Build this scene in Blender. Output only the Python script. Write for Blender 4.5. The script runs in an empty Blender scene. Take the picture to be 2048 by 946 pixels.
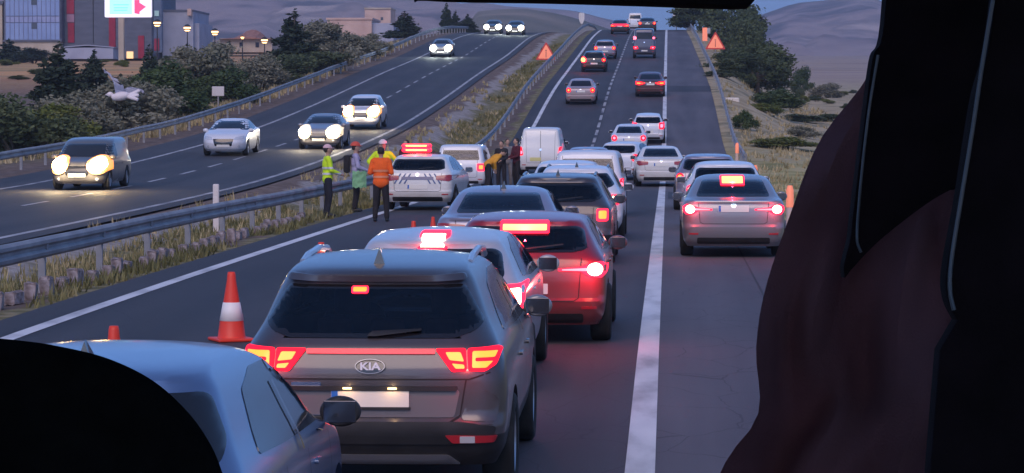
import bpy, bmesh, math, random
import numpy as np
from mathutils import Vector, Matrix, geometry
from mathutils.bvhtree import BVHTree

R = math.radians
random.seed(7)
scene = bpy.context.scene
C = scene.collection

# ------------------------------------------------------------------ camera, sky, sun, exposure
F = 5600.0                      # focal length in photo pixels (2048 wide)
CAMZ = 2.6
YAW, PITCH = R(3.189), R(-2.34)
cd = bpy.data.cameras.new('camera'); cam = bpy.data.objects.new('camera', cd); C.objects.link(cam)
cam.location = (0, 0, CAMZ)
cam.rotation_euler = (R(90) + PITCH, 0, YAW)
cd.sensor_width = 36; cd.lens = F / 2048 * 36; cd.clip_start = 0.05; cd.clip_end = 20000
scene.camera = cam

SUN_EL, SUN_AZ = R(10), R(188)
SUN_LAMP = R(38)   # soft afterglow, wide and high
w = bpy.data.worlds.new('World'); scene.world = w; w.use_nodes = True
nt = w.node_tree; bg = nt.nodes['Background']
sky = nt.nodes.new('ShaderNodeTexSky'); sky.sky_type = 'NISHITA'; sky.sun_disc = False
sky.sun_elevation = SUN_EL; sky.sun_rotation = SUN_AZ
sky.air_density = 1.0; sky.dust_density = 0.3; sky.ozone_density = 5.0
tcw = nt.nodes.new('ShaderNodeTexCoord'); va = nt.nodes.new('ShaderNodeVectorMath'); va.operation = 'ADD'; va.inputs[1].default_value = (0, 0, 0.20)
nt.links.new(tcw.outputs['Generated'], va.inputs[0]); vn_ = nt.nodes.new('ShaderNodeVectorMath'); vn_.operation = 'NORMALIZE'
nt.links.new(va.outputs[0], vn_.inputs[0]); nt.links.new(vn_.outputs[0], sky.inputs[0])
tint = nt.nodes.new('ShaderNodeMix'); tint.data_type = 'RGBA'; tint.blend_type = 'MULTIPLY'
tint.inputs[0].default_value = 1.0
nt.links.new(sky.outputs[0], tint.inputs[6]); tint.inputs[7].default_value = (1.06, 0.91, 0.95, 1)
nt.links.new(tint.outputs[2], bg.inputs[0])
bg.inputs[1].default_value = 0.15
sl = bpy.data.lights.new('sun', 'SUN'); so = bpy.data.objects.new('sun', sl); C.objects.link(so)
sl.energy = 0.8; sl.angle = R(40); sl.color = (1.0, 0.76, 0.64)
sd = Vector((math.sin(SUN_AZ) * math.cos(SUN_LAMP), math.cos(SUN_AZ) * math.cos(SUN_LAMP), math.sin(SUN_LAMP)))
so.rotation_euler = sd.to_track_quat('Z', 'Y').to_euler()
vs = scene.view_settings
vs.view_transform = 'Standard'; vs.look = 'None'; vs.gamma = 1; vs.use_curve_mapping = False
vs.exposure = 1.35
scene.cycles.use_denoising = True
scene.cycles.max_bounces = 5
scene.cycles.sample_clamp_indirect = 4
scene.cycles.volume_bounces = 0

# ------------------------------------------------------------------ materials
MATS = {}
def mat(name, col, rough=0.6, metal=0.0, coat=0.0, spec=0.5, emit=None, es=0.0):
    if name in MATS: return MATS[name]
    m = bpy.data.materials.new(name); m.use_nodes = True
    b = m.node_tree.nodes['Principled BSDF']
    b.inputs['Base Color'].default_value = (*col, 1)
    b.inputs['Roughness'].default_value = rough
    b.inputs['Metallic'].default_value = metal
    b.inputs['Specular IOR Level'].default_value = spec
    b.inputs['Coat Weight'].default_value = coat
    b.inputs['Coat Roughness'].default_value = 0.08
    if emit:
        b.inputs['Emission Color'].default_value = (*emit, 1); b.inputs['Emission Strength'].default_value = es
    MATS[name] = m
    return m

def noisy(name, stops, scale=3.0, detail=6.0, rough=0.8, bump=0.0, bscale=None, stretch=(1, 1, 1), spec=0.3, metal=0.0,
          coords='Object', dist=0.0, coat=0.0):
    """procedural material: noise -> colour ramp, optional bump"""
    if name in MATS: return MATS[name]
    m = bpy.data.materials.new(name); m.use_nodes = True
    t = m.node_tree; N = t.nodes; L = t.links; b = N['Principled BSDF']
    tc = N.new('ShaderNodeTexCoord'); mp = N.new('ShaderNodeMapping'); mp.inputs['Scale'].default_value = stretch
    L.new(tc.outputs[coords], mp.inputs[0])
    n = N.new('ShaderNodeTexNoise'); n.inputs['Scale'].default_value = scale; n.inputs['Detail'].default_value = detail
    n.inputs['Distortion'].default_value = dist
    L.new(mp.outputs[0], n.inputs[0])
    r = N.new('ShaderNodeValToRGB'); e = r.color_ramp.elements
    while len(e) < len(stops): e.new(0.5)
    for i, (p, c) in enumerate(stops): e[i].position = p; e[i].color = (*c, 1)
    L.new(n.outputs[0], r.inputs[0]); L.new(r.outputs[0], b.inputs['Base Color'])
    b.inputs['Roughness'].default_value = rough; b.inputs['Specular IOR Level'].default_value = spec
    b.inputs['Metallic'].default_value = metal; b.inputs['Coat Weight'].default_value = coat
    if bump:
        n2 = N.new('ShaderNodeTexNoise'); n2.inputs['Scale'].default_value = bscale or scale * 6; n2.inputs['Detail'].default_value = 5
        L.new(tc.outputs[coords], n2.inputs[0])
        bp = N.new('ShaderNodeBump'); bp.inputs['Strength'].default_value = bump; bp.inputs['Distance'].default_value = 0.05
        L.new(n2.outputs[0], bp.inputs['Height']); L.new(bp.outputs[0], b.inputs['Normal'])
    MATS[name] = m
    return m

def paint(name, col, metal=0.25, rough=0.38):
    """car paint with a slight film of dust"""
    if name in MATS: return MATS[name]
    m = mat(name, col, rough, metal, 0.7, 0.5)
    t = m.node_tree; N = t.nodes; L = t.links; b = N['Principled BSDF']
    tc = N.new('ShaderNodeTexCoord'); n = N.new('ShaderNodeTexNoise'); n.inputs['Scale'].default_value = 2.2; n.inputs['Detail'].default_value = 8
    L.new(tc.outputs['Object'], n.inputs[0])
    sx = N.new('ShaderNodeSeparateXYZ'); L.new(tc.outputs['Object'], sx.inputs[0])
    mr = N.new('ShaderNodeMapRange'); mr.inputs[1].default_value = 0.95; mr.inputs[2].default_value = 0.25
    mr.inputs[3].default_value = 0.0; mr.inputs[4].default_value = 0.55
    L.new(sx.outputs[2], mr.inputs[0])
    mu = N.new('ShaderNodeMath'); mu.operation = 'MULTIPLY'; L.new(mr.outputs[0], mu.inputs[0]); L.new(n.outputs[0], mu.inputs[1])
    mx = N.new('ShaderNodeMix'); mx.data_type = 'RGBA'; mx.inputs[6].default_value = (*col, 1); mx.inputs[7].default_value = (0.19, 0.16, 0.14, 1)
    L.new(mu.outputs[0], mx.inputs[0])
    ge = N.new('ShaderNodeNewGeometry'); m3 = N.new('ShaderNodeMix'); m3.data_type = 'RGBA'; m3.inputs[7].default_value = (.045, .043, .045, 1)
    L.new(ge.outputs['Backfacing'], m3.inputs[0]); L.new(mx.outputs[2], m3.inputs[6]); L.new(m3.outputs[2], b.inputs['Base Color'])
    m2 = N.new('ShaderNodeMath'); m2.operation = 'MULTIPLY_ADD'; L.new(mu.outputs[0], m2.inputs[0]); m2.inputs[1].default_value = 0.6; m2.inputs[2].default_value = 0.1
    L.new(m2.outputs[0], b.inputs['Coat Roughness'])
    return m

GLASS = mat('car_glass', (0.010, 0.011, 0.014), 0.06, 0, 0, 0.6)
def glazing(name, tr, rough=.03):
    m = bpy.data.materials.new(name); m.use_nodes = True; t = m.node_tree; N = t.nodes; L = t.links
    N.remove(N['Principled BSDF']); a = N.new('ShaderNodeBsdfTransparent'); a.inputs[0].default_value = (*tr, 1)
    g = N.new('ShaderNodeBsdfGlossy'); g.inputs['Roughness'].default_value = rough; g.inputs[0].default_value = (.9, .9, .95, 1)
    f = N.new('ShaderNodeFresnel'); f.inputs[0].default_value = 1.5; x = N.new('ShaderNodeMixShader')
    L.new(f.outputs[0], x.inputs[0]); L.new(a.outputs[0], x.inputs[1]); L.new(g.outputs[0], x.inputs[2]); L.new(x.outputs[0], N['Material Output'].inputs[0]); return m
G_REAR = glazing('rear_glass', (.42, .44, .50)); G_TINT = glazing('rear_glass_tinted', (.36, .36, .40)); G_FRONT = glazing('windscreen_glass', (.78, .80, .82))
SEATM = noisy('car_seat', [(.3, (.03, .03, .032)), (.7, (.055, .052, .055))], 12, 5, .9)
TINT = mat('tinted_glass', (0.012, 0.010, 0.012), 0.12, 0, 0, 0.35)
PLAST = noisy('black_plastic', [(0.3, (0.016, 0.016, 0.018)), (0.7, (0.03, 0.028, 0.03))], 5, 6, 0.55)
FRIT = mat('window_border', (0.010, 0.010, 0.012), 0.12, 0, 0.2)
GLOSS = mat('gloss_black', (0.012, 0.012, 0.014), 0.15, 0, 0.5)
RUBBER = noisy('rubber', [(0.3, (0.012, 0.012, 0.012)), (0.7, (0.03, 0.028, 0.026))], 8, 5, 0.85)
CHROME = mat('chrome', (0.75, 0.76, 0.8), 0.15, 1.0)
ALLOY = mat('alloy', (0.42, 0.43, 0.46), 0.35, 0.9)
PLATEM = mat('plate_white', (0.72, 0.68, 0.62), 0.5)
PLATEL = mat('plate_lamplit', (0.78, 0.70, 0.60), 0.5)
PBLUE = mat('plate_blue', (0.02, 0.12, 0.45), 0.4)
SEAM = mat('shut_line', (0.008, 0.008, 0.01), 0.8)
REDOFF = mat('red_lens_unlit', (0.30, 0.012, 0.018), 0.2, 0, 0.6)
REDREF = mat('red_reflector', (0.45, 0.02, 0.03), 0.3, 0, 0.4)
TAILG = mat('tail_lens_glow', (0.3, 0.01, 0.01), 0.6, spec=.15, emit=(1.0, 0.004, 0.022), es=1.1)
TAILM = mat('tail_lens_bright', (0.3, 0.01, 0.01), 0.6, spec=.15, emit=(1.0, 0.010, 0.035), es=2.0)
TAILC = mat('tail_bulb_orange', (0.8, 0.2, 0.05), 0.3, emit=(1.0, 0.20, 0.015), es=1.15)
TAILW = mat('tail_bulb_hot', (1, 0.8, 0.6), 0.3, emit=(1.0, 0.62, 0.38), es=4.5)
TAILY = mat('brake_bar_hot', (1, 0.8, 0.3), 0.3, emit=(1.0, 0.46, 0.045), es=1.1)
PINKL = mat('tail_bulb_pink', (1, 0.4, 0.4), 0.3, emit=(1.0, 0.05, 0.09), es=2.2)
MIDR = mat('tail_arm_pink', (1, .3, .3), .4, emit=(1.0, .10, .12), es=1.6)
HEADW = mat('headlamp_hot', (1, 1, 1), 0.2, emit=(1.0, 0.93, 0.78), es=22.0)
HEADC = mat('headlamp_cool', (1, 1, 1), 0.2, emit=(0.85, 1.0, 0.95), es=22.0)
HEADA = mat('headlamp_amber', (1, 0.8, 0.4), 0.2, emit=(1.0, 0.62, 0.18), es=26.0)
HALOA = mat('headlamp_halo_amber', (0.8, 0.5, 0.2), 0.2, emit=(1.0, 0.30, 0.03), es=.62)  # glow colours for the discs that stand in for headlamp glare
HALOW = mat('headlamp_halo_pale', (0.8, 0.7, 0.5), 0.2, emit=(1.0, 0.70, 0.40), es=.42)
LENSOFF = mat('clear_lens', (0.55, 0.56, 0.6), 0.12, 0.2, 0.5)
GALV = noisy('galvanised_steel', [(.25, (.17, .165, .17)), (.5, (.27, .265, .275)), (.75, (.36, .355, .36))], 1.2, 8, 0.62, metal=0.3)

# ------------------------------------------------------------------ basic helpers
def tag(o, label=None, cat=None, group=None, kind=None):
    if label: o['label'] = label
    if cat: o['category'] = cat
    if group: o['group'] = group
    if kind: o['kind'] = kind
    return o
def empty(name, loc=(0, 0, 0), rz=0.0, label=None, cat=None, group=None, rx=0.0):
    o = bpy.data.objects.new(name, None); C.objects.link(o); o.location = loc; o.rotation_euler = (rx, 0, rz)
    o.empty_display_size = 0.2
    return tag(o, label, cat, group)
def link(name, me, parent=None):
    o = bpy.data.objects.new(name, me); C.objects.link(o)
    if parent: o.parent = parent
    return o
def obj(name, bm, m, parent=None, smooth=False, ang=40, free=True):
    me = bpy.data.meshes.new(name); bm.to_mesh(me)
    if free: bm.free()
    for x in (m if isinstance(m, (list, tuple)) else [m]): me.materials.append(x)
    if smooth:
        me.polygons.foreach_set('use_smooth', [True] * len(me.polygons)); me.set_sharp_from_angle(angle=R(ang))
    return link(name, me, parent)
def pydata(name, v, f, m, parent=None, smooth=True, mi=None):
    me = bpy.data.meshes.new(name); me.from_pydata([tuple(x) for x in v], [], f)
    for x in (m if isinstance(m, (list, tuple)) else [m]): me.materials.append(x)
    if mi is not None: me.polygons.foreach_set('material_index', mi)
    if smooth: me.polygons.foreach_set('use_smooth', [True] * len(me.polygons))
    me.update()
    return link(name, me, parent)
def bm_new(): return bmesh.new()
def add_box(bm, c, s, rot=None, bev=0.0):
    M = Matrix.Translation(c) @ (rot.to_matrix().to_4x4() if rot else Matrix.Identity(4)) @ Matrix.Diagonal((*s, 1))
    r = bmesh.ops.create_cube(bm, size=1, matrix=M)
    if bev:
        es = list({e for v in r['verts'] for e in v.link_edges})
        bmesh.ops.bevel(bm, geom=es, offset=bev, segments=2, affect='EDGES', profile=0.5)
def add_cyl(bm, a, b, r1, r2=None, n=12, caps=True):
    a = Vector(a); b = Vector(b); d = b - a
    M = Matrix.Translation((a + b) / 2) @ d.to_track_quat('Z', 'Y').to_matrix().to_4x4()
    bmesh.ops.create_cone(bm, cap_ends=caps, segments=n, radius1=r1, radius2=r1 if r2 is None else r2, depth=d.length, matrix=M)
def add_ell(bm, c, s, sub=2, rot=None):
    M = Matrix.Translation(c) @ (rot.to_matrix().to_4x4() if rot else Matrix.Identity(4)) @ Matrix.Diagonal((*s, 1))
    bmesh.ops.create_icosphere(bm, subdivisions=sub, radius=1, matrix=M)
def add_lathe(bm, prof, n=16, M=None):
    rings = []
    for (r, z) in prof:
        ring = []
        for k in range(n):
            a = 2 * math.pi * k / n
            p = Vector((r * math.cos(a), r * math.sin(a), z))
            ring.append(bm.verts.new(M @ p if M else p))
        rings.append(ring)
    for i in range(len(rings) - 1):
        for k in range(n):
            bm.faces.new((rings[i][k], rings[i][(k + 1) % n], rings[i + 1][(k + 1) % n], rings[i + 1][k]))
    return rings
def pchip(xs, ys, x):
    xs = np.asarray(xs, float); ys = np.asarray(ys, float); x = np.asarray(x, float)
    h = np.diff(xs); d = np.diff(ys) / h; n = len(xs); m = np.zeros(n)
    for i in range(1, n - 1):
        if d[i - 1] * d[i] > 0:
            w1 = 2 * h[i] + h[i - 1]; w2 = h[i] + 2 * h[i - 1]
            m[i] = (w1 + w2) / (w1 / d[i - 1] + w2 / d[i])
    m[0], m[-1] = d[0], d[-1]
    i = np.clip(np.searchsorted(xs, x) - 1, 0, n - 2); t = np.clip((x - xs[i]) / h[i], 0, 1)
    return ((2 * t**3 - 3 * t**2 + 1) * ys[i] + (t**3 - 2 * t**2 + t) * h[i] * m[i] + (-2 * t**3 + 3 * t**2) * ys[i + 1] + (t**3 - t**2) * h[i] * m[i + 1])
def lerp(a, b, t): return a + (b - a) * t
def sstep(a, b, x):
    t = min(1, max(0, (x - a) / (b - a))); return t * t * (3 - 2 * t)
def hash2(i, j):
    n = (i * 374761393 + j * 668265263) & 0xffffffff
    n = ((n ^ (n >> 13)) * 1274126177) & 0xffffffff
    return ((n ^ (n >> 16)) & 0xffff) / 65535.0
def vnoise(x, y):
    i, j = math.floor(x), math.floor(y); u, v = x - i, y - j
    u = u * u * (3 - 2 * u); v = v * v * (3 - 2 * v)
    return lerp(lerp(hash2(i, j), hash2(i + 1, j), u), lerp(hash2(i, j + 1), hash2(i + 1, j + 1), u), v) - 0.5

# ------------------------------------------------------------------ terrain
PD = [-60, 12, 18, 24, 30, 48, 70, 100, 112, 125, 140, 152, 165, 182, 200, 224, 280, 310, 340, 370, 430, 520, 700, 1000, 1600, 9000]
PZ = [0, 0, .02, .12, .22, .28, .30, .30, .45, .80, 1.5, 2.45, 3.6, 4.95, 6.15, 7.75, 11.35, 12.75, 13.3, 13.1, 11.5, 11, 16, 26, 44, 180]
LD = [-60, 12, 30, 56, 86, 100, 110, 138, 156, 203, 231, 280, 310, 340, 370, 430, 520, 700, 1000, 1600, 9000]
LZ = [0, .0, .1, .25, .55, .85, 1.15, 2.25, 3.25, 6.25, 7.95, 11.2, 12.5, 13.2, 13.2, 12.6, 13, 17, 27, 44, 180]
RD = [-60, 60, 100, 150, 200, 250, 300, 400, 700, 1600, 9000]
RZ = [0, .1, .35, 1.3, 3.0, 4.3, 5.4, 7.0, 15, 40, 180]
def zc(d): return float(pchip(PD, PZ, d))
def zl(d): return float(pchip(LD, LZ, d))
def zr(d): return float(pchip(RD, RZ, d))
FD = [-60, 150, 203, 250, 300, 350, 400, 450, 520, 700, 1000, 1600, 9000]
FZ = [0, 2.4, 5.6, 7.4, 8.8, 10.2, 11.4, 13.2, 16, 23, 32, 46, 180]
def zf(d): return float(pchip(FD, FZ, d))
def road_right(d): return 2.75 if d < 150 else 2.75 - 0.95 * sstep(150, 330, d)
def gz(x, d):
    a = zc(d)
    if x > 3.0:
        t = sstep(3.2, 9.0, x)
        z = lerp(a, zr(d), t)
        z += 0.35 * t * vnoise(x * .25, d * .06)
        return z
    if x > -8.4: return a
    t = sstep(-8.8, -12.4, x) if False else min(1, max(0, (-8.6 - x) / 3.6)); t = t * t * (3 - 2 * t)
    z = lerp(a, zl(d), t)
    if x > -12.6: z -= 0.32 * math.sin(math.pi * (-8.4 - x) / 4.2) ** 2
    if x < -24.2:
        u = sstep(-24.2, -30, x)
        z += u * (-0.5 + 0.6 * vnoise(x * .12, d * .04))
        if d > 140: z = lerp(z, zf(d), sstep(-25, -40, x) * sstep(140, 200, d))
    return z

xs = [-6000, -3000, -1500, -800, -500, -350, -250, -180, -140, -110, -90, -75, -62, -52, -44, -38, -33, -29, -26.5, -25, -24.2, -23.6, -22.4, -19, -16, -13.2, -12.6,
      -12, -11.4, -10.8, -10.2, -9.6, -9.0, -8.4, -7.9, -5, -2, 0.5, 2.2, 3.0, 3.4, 3.8, 4.3, 5, 5.8, 6.8, 8, 9.5, 11.5, 14, 18, 24, 32, 42, 56, 75, 100, 140, 200, 300, 450, 700, 1200, 2500, 6000]
ds = [-60, -30, -10, 0] + list(range(6, 200, 4)) + list(range(200, 440, 6)) + [450, 480, 520, 570, 640, 720, 820, 950, 1100, 1300, 1600, 2200, 3500, 6000, 9000]
def under_road(x, d): return (-7.8 < x < road_right(d) - 0.2) or (-22.3 < x < -13.0)
V = []; Fc = []
for d in ds:
    for x in xs:
        V.append((x, d, gz(x, d) - (0.08 if under_road(x, d) else 0.02)))
nx = len(xs)
for j in range(len(ds) - 1):
    for i in range(nx - 1):
        Fc.append((j * nx + i, j * nx + i + 1, (j + 1) * nx + i + 1, (j + 1) * nx + i))

def ground_mat():
    m = bpy.data.materials.new('ground'); m.use_nodes = True
    t = m.node_tree; N = t.nodes; L = t.links; b = N['Principled BSDF']; b.inputs['Roughness'].default_value = 0.95
    b.inputs['Specular IOR Level'].default_value = 0.15
    g = N.new('ShaderNodeNewGeometry'); sx = N.new('ShaderNodeSeparateXYZ'); L.new(g.outputs['Position'], sx.inputs[0])
    def noise(s, det=6, stretch=None):
        n = N.new('ShaderNodeTexNoise'); n.inputs['Scale'].default_value = s; n.inputs['Detail'].default_value = det
        if stretch:
            mp = N.new('ShaderNodeMapping'); mp.inputs['Scale'].default_value = stretch; L.new(g.outputs['Position'], mp.inputs[0]); L.new(mp.outputs[0], n.inputs[0])
        else: L.new(g.outputs['Position'], n.inputs[0])
        return n.outputs[0]
    def ramp(f, stops):
        r = N.new('ShaderNodeValToRGB'); e = r.color_ramp.elements
        while len(e) < len(stops): e.new(0.5)
        for i, (p, c) in enumerate(stops): e[i].position = p; e[i].color = (*c, 1)
        L.new(f, r.inputs[0]); return r.outputs[0]
    def mix(f, a, c):
        x = N.new('ShaderNodeMix'); x.data_type = 'RGBA'; L.new(f, x.inputs[0]); L.new(a, x.inputs[6]); L.new(c, x.inputs[7]); return x.outputs[2]
    def band(sock, x0, x1):   # 0 below x0, 1 above x1
        r = N.new('ShaderNodeMapRange'); r.inputs[1].default_value = x0; r.inputs[2].default_value = x1; L.new(sock, r.inputs[0]); return r.outputs[0]
    def op(o, a, c):
        x = N.new('ShaderNodeMath'); x.operation = o; x.use_clamp = True
        for i, s in ((0, a), (1, c)):
            if isinstance(s, (int, float)): x.inputs[i].default_value = s
            else: L.new(s, x.inputs[i])
        return x.outputs[0]
    def wob(sock, n, k):
        x = N.new('ShaderNodeMath'); x.operation = 'MULTIPLY_ADD'; L.new(n, x.inputs[0]); x.inputs[1].default_value = k; L.new(sock, x.inputs[2])
        y = N.new('ShaderNodeMath'); y.operation = 'SUBTRACT'; L.new(x.outputs[0], y.inputs[0]); y.inputs[1].default_value = k / 2; return y.outputs[0]
    nb, nm, nf = noise(.05), noise(.35), noise(2.5, 8)
    X = wob(sx.outputs[0], nm, 2.0); Y = sx.outputs[1]
    tan = ramp(nm, [(.3, (.30, .23, .13)), (.5, (.44, .35, .22)), (.7, (.56, .47, .33))])
    scrub = ramp(nf, [(.3, (.07, .07, .035)), (.5, (.13, .12, .06)), (.7, (.24, .20, .11))])
    grass = ramp(nf, [(.3, (.10, .095, .045)), (.5, (.17, .15, .075)), (.7, (.30, .25, .16))])
    soil = ramp(nf, [(.3, (.10, .07, .055)), (.6, (.18, .13, .105)), (.8, (.27, .21, .17))])
    fields = ramp(noise(.012, 3, (.35, 1.6, 1)), [(.35, (.20, .13, .12)), (.45, (.42, .31, .20)), (.52, (.30, .22, .20)), (.6, (.40, .30, .22)), (.7, (.12, .10, .10))])
    field2 = ramp(noise(.05, 5, (.4, 1.5, 1)), [(.3, (.42, .17, .08)), (.44, (.62, .34, .15)), (.52, (.30, .22, .10)), (.6, (.60, .30, .15)), (.75, (.66, .46, .24))])
    pal = ramp(nf, [(.3, (.22, .19, .17)), (.7, (.38, .34, .31))])
    # right side: tan bank with scrub patches
    col = mix(op('MULTIPLY', band(nm, .50, .60), .8), tan, scrub)
    near = ramp(nm, [(.35, (.20, .19, .06)), (.5, (.36, .31, .13)), (.65, (.48, .38, .22))])
    col = mix(band(Y, 150, 118), col, near)
    # median
    med = mix(band(X, -11.0, -11.4), grass, pal)
    med = mix(band(X, -11.8, -12.1), med, soil)
    med = mix(band(X, -9.5, -9.1), med, soil)
    med = mix(band(X, -8.5, -8.3), med, grass)
    col = mix(band(sx.outputs[0], -5, -6), col, med)
    # left verge and field
    verge = mix(op('MULTIPLY', band(nb, .45, .6), .7), soil, scrub)
    col = mix(band(sx.outputs[0], -19, -20), col, soil)
    col = mix(band(X, -24, -25.5), col, verge)
    col = mix(op('MULTIPLY', band(X, -30, -40), band(Y, 180, 230)), col, field2)
    col = mix(band(Y, 420, 600), col, fields)
    L.new(col, b.inputs['Base Color'])
    bp = N.new('ShaderNodeBump'); bp.inputs['Strength'].default_value = .7; bp.inputs['Distance'].default_value = .12
    L.new(nf, bp.inputs['Height']); L.new(bp.outputs[0], b.inputs['Normal'])
    return m
g = pydata('ground', V, Fc, ground_mat()); tag(g, kind='structure')

def strip(name, x0, x1, d0, d1, m, off=0.0, step=3.0, nxs=1, kind='structure', gap=None, thick=0.0):
    """sheet following the ground between lateral x0..x1 (numbers or functions of d)"""
    v = []; f = []; d = d0; segs = []
    if gap is None: segs = [(d0, d1)]
    else:
        while d < d1: segs.append((d, d + gap[0])); d += gap[0] + gap[1]
    for a, b in segs:
        n = max(1, int((b - a) / step)); base = len(v)
        for k in range(n + 1):
            dd = a + (b - a) * k / n
            xa = x0(dd) if callable(x0) else x0; xb = x1(dd) if callable(x1) else x1
            for q in range(nxs + 1):
                x = lerp(xa, xb, q / nxs); v.append((x, dd, road_z(x, dd) + off))
        for k in range(n):
            for q in range(nxs):
                i = base + k * (nxs + 1) + q
                f.append((i, i + 1, i + nxs + 2, i + nxs + 1))
    o = pydata(name, v, f, m); 
    if kind: tag(o, kind=kind)
    return o
def road_z(x, d): return zc(d) if x > -9 else zl(d)

def asphalt(name, a, c, rough=0.75):
    if name in MATS: return MATS[name]
    m = bpy.data.materials.new(name); m.use_nodes = True
    t = m.node_tree; N = t.nodes; L = t.links; b = N['Principled BSDF']
    g = N.new('ShaderNodeNewGeometry')
    def nz(scale, st, det=6):
        mp = N.new('ShaderNodeMapping'); mp.inputs['Scale'].default_value = st; L.new(g.outputs['Position'], mp.inputs[0])
        n = N.new('ShaderNodeTexNoise'); n.inputs['Scale'].default_value = scale; n.inputs['Detail'].default_value = det; L.new(mp.outputs[0], n.inputs[0]); return n.outputs[0]
    n1 = nz(1.0, (1.6, .06, 1)); n2 = nz(1.0, (.35, .10, 1), 4); n3 = nz(60, (1, 1, 1), 3)
    ad = N.new('ShaderNodeMath'); ad.operation = 'ADD'; L.new(n1, ad.inputs[0]); L.new(n2, ad.inputs[1])
    ad2 = N.new('ShaderNodeMath'); ad2.operation = 'MULTIPLY_ADD'; L.new(n3, ad2.inputs[0]); ad2.inputs[1].default_value = 0.35; L.new(ad.outputs[0], ad2.inputs[2])
    sx = N.new('ShaderNodeSeparateXYZ'); L.new(g.outputs['Position'], sx.inputs[0])
    wv = N.new('ShaderNodeMath'); wv.operation = 'MULTIPLY_ADD'; L.new(sx.outputs[0], wv.inputs[0]); wv.inputs[1].default_value = 2 * math.pi / 1.75; L.new(n2, wv.inputs[2])
    sn = N.new('ShaderNodeMath'); sn.operation = 'SINE'; L.new(wv.outputs[0], sn.inputs[0])
    ad3 = N.new('ShaderNodeMath'); ad3.operation = 'MULTIPLY_ADD'; L.new(sn.outputs[0], ad3.inputs[0]); ad3.inputs[1].default_value = .10; L.new(ad2.outputs[0], ad3.inputs[2]); ad2 = ad3
    mr = N.new('ShaderNodeMapRange'); mr.inputs[1].default_value = .85; mr.inputs[2].default_value = 1.5; L.new(ad2.outputs[0], mr.inputs[0])
    mx = N.new('ShaderNodeMix'); mx.data_type = 'RGBA'; mx.inputs[6].default_value = (*a, 1); mx.inputs[7].default_value = (*c, 1)
    L.new(mr.outputs[0], mx.inputs[0])
    mpv = N.new('ShaderNodeMapping'); mpv.inputs['Scale'].default_value = (.28, .13, 1); L.new(g.outputs['Position'], mpv.inputs[0])
    nd = N.new('ShaderNodeTexNoise'); nd.inputs['Scale'].default_value = 1.4; nd.inputs['Detail'].default_value = 5; L.new(mpv.outputs[0], nd.inputs[0])
    av = N.new('ShaderNodeVectorMath'); av.operation = 'MULTIPLY_ADD'; L.new(nd.outputs['Color'], av.inputs[0]); av.inputs[1].default_value = (.5, .5, 0); L.new(mpv.outputs[0], av.inputs[2])
    vo_ = N.new('ShaderNodeTexVoronoi'); vo_.feature = 'DISTANCE_TO_EDGE'; L.new(av.outputs[0], vo_.inputs['Vector'])
    cr = N.new('ShaderNodeMapRange'); cr.inputs[1].default_value = .0; cr.inputs[2].default_value = .012; cr.inputs[3].default_value = .55; cr.inputs[4].default_value = 0; L.new(vo_.outputs[0], cr.inputs[0])
    mc = N.new('ShaderNodeMix'); mc.data_type = 'RGBA'; mc.inputs[7].default_value = (.022, .020, .024, 1); L.new(cr.outputs[0], mc.inputs[0]); L.new(mx.outputs[2], mc.inputs[6]); L.new(mc.outputs[2], b.inputs['Base Color'])
    b.inputs['Roughness'].default_value = rough; b.inputs['Specular IOR Level'].default_value = .3
    bp = N.new('ShaderNodeBump'); bp.inputs['Strength'].default_value = .35; bp.inputs['Distance'].default_value = .01
    L.new(n3, bp.inputs['Height']); L.new(bp.outputs[0], b.inputs['Normal'])
    MATS[name] = m
    return m
ASPH = asphalt('asphalt', (.030, .030, .036), (.058, .054, .060))
ASPH2 = asphalt('asphalt_worn', (.070, .062, .072), (.125, .112, .124))
ASPH3 = asphalt('asphalt_lane', (.045, .042, .050), (.085, .078, .088))
LINE = noisy('road_paint', [(.25, (.34, .33, .34)), (.5, (.62, .61, .62)), (.8, (.74, .72, .72))], 1.4, 8, .6, stretch=(2, .5, 1))
LINE2 = noisy('road_paint_worn', [(.3, (.12, .11, .12)), (.5, (.36, .34, .34)), (.8, (.48, .46, .46))], 1.4, 8, .6, stretch=(2, .5, 1))
strip('road', -7.95, -3.75, -60, 460, ASPH, 0.0, 3, 2)
strip('road', -3.75, -0.2, -60, 460, ASPH3, 0.0, 3, 2)
PATCH = asphalt('asphalt_patch', (.035, .033, .038), (.055, .05, .056))
strip('road_patch', 0.0, 2.7, 84, 92, PATCH, .004)
strip('road_patch', -.1, 2.7, 176, 182, PATCH, .004)
strip('tar_seam', -3.66, -3.60, 12, 300, PATCH, .004)
strip('tar_seam', 1.28, 1.31, 12, 110, PATCH, .004)
strip('road_shoulder', -0.2, road_right, -60, 460, ASPH2, 0.0, 3, 2)
strip('opposite_road', -22.5, -12.9, -60, 460, ASPH, 0.0, 3, 2)
strip('edge_line', -0.31, -0.09, -5, 420, LINE, .006)
strip('edge_line', -7.34, -7.14, -5, 420, LINE, .006)
strip('lane_line', -3.82, -3.67, 40, 420, LINE2, .006, gap=(3, 1.6))
strip('edge_line', -13.6, -13.42, -5, 420, LINE2, .006)
strip('edge_line', -20.6, -20.42, -5, 420, LINE2, .006)
strip('lane_line', -17.07, -16.93, -5, 420, LINE2, .006, gap=(3, 3))

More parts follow.
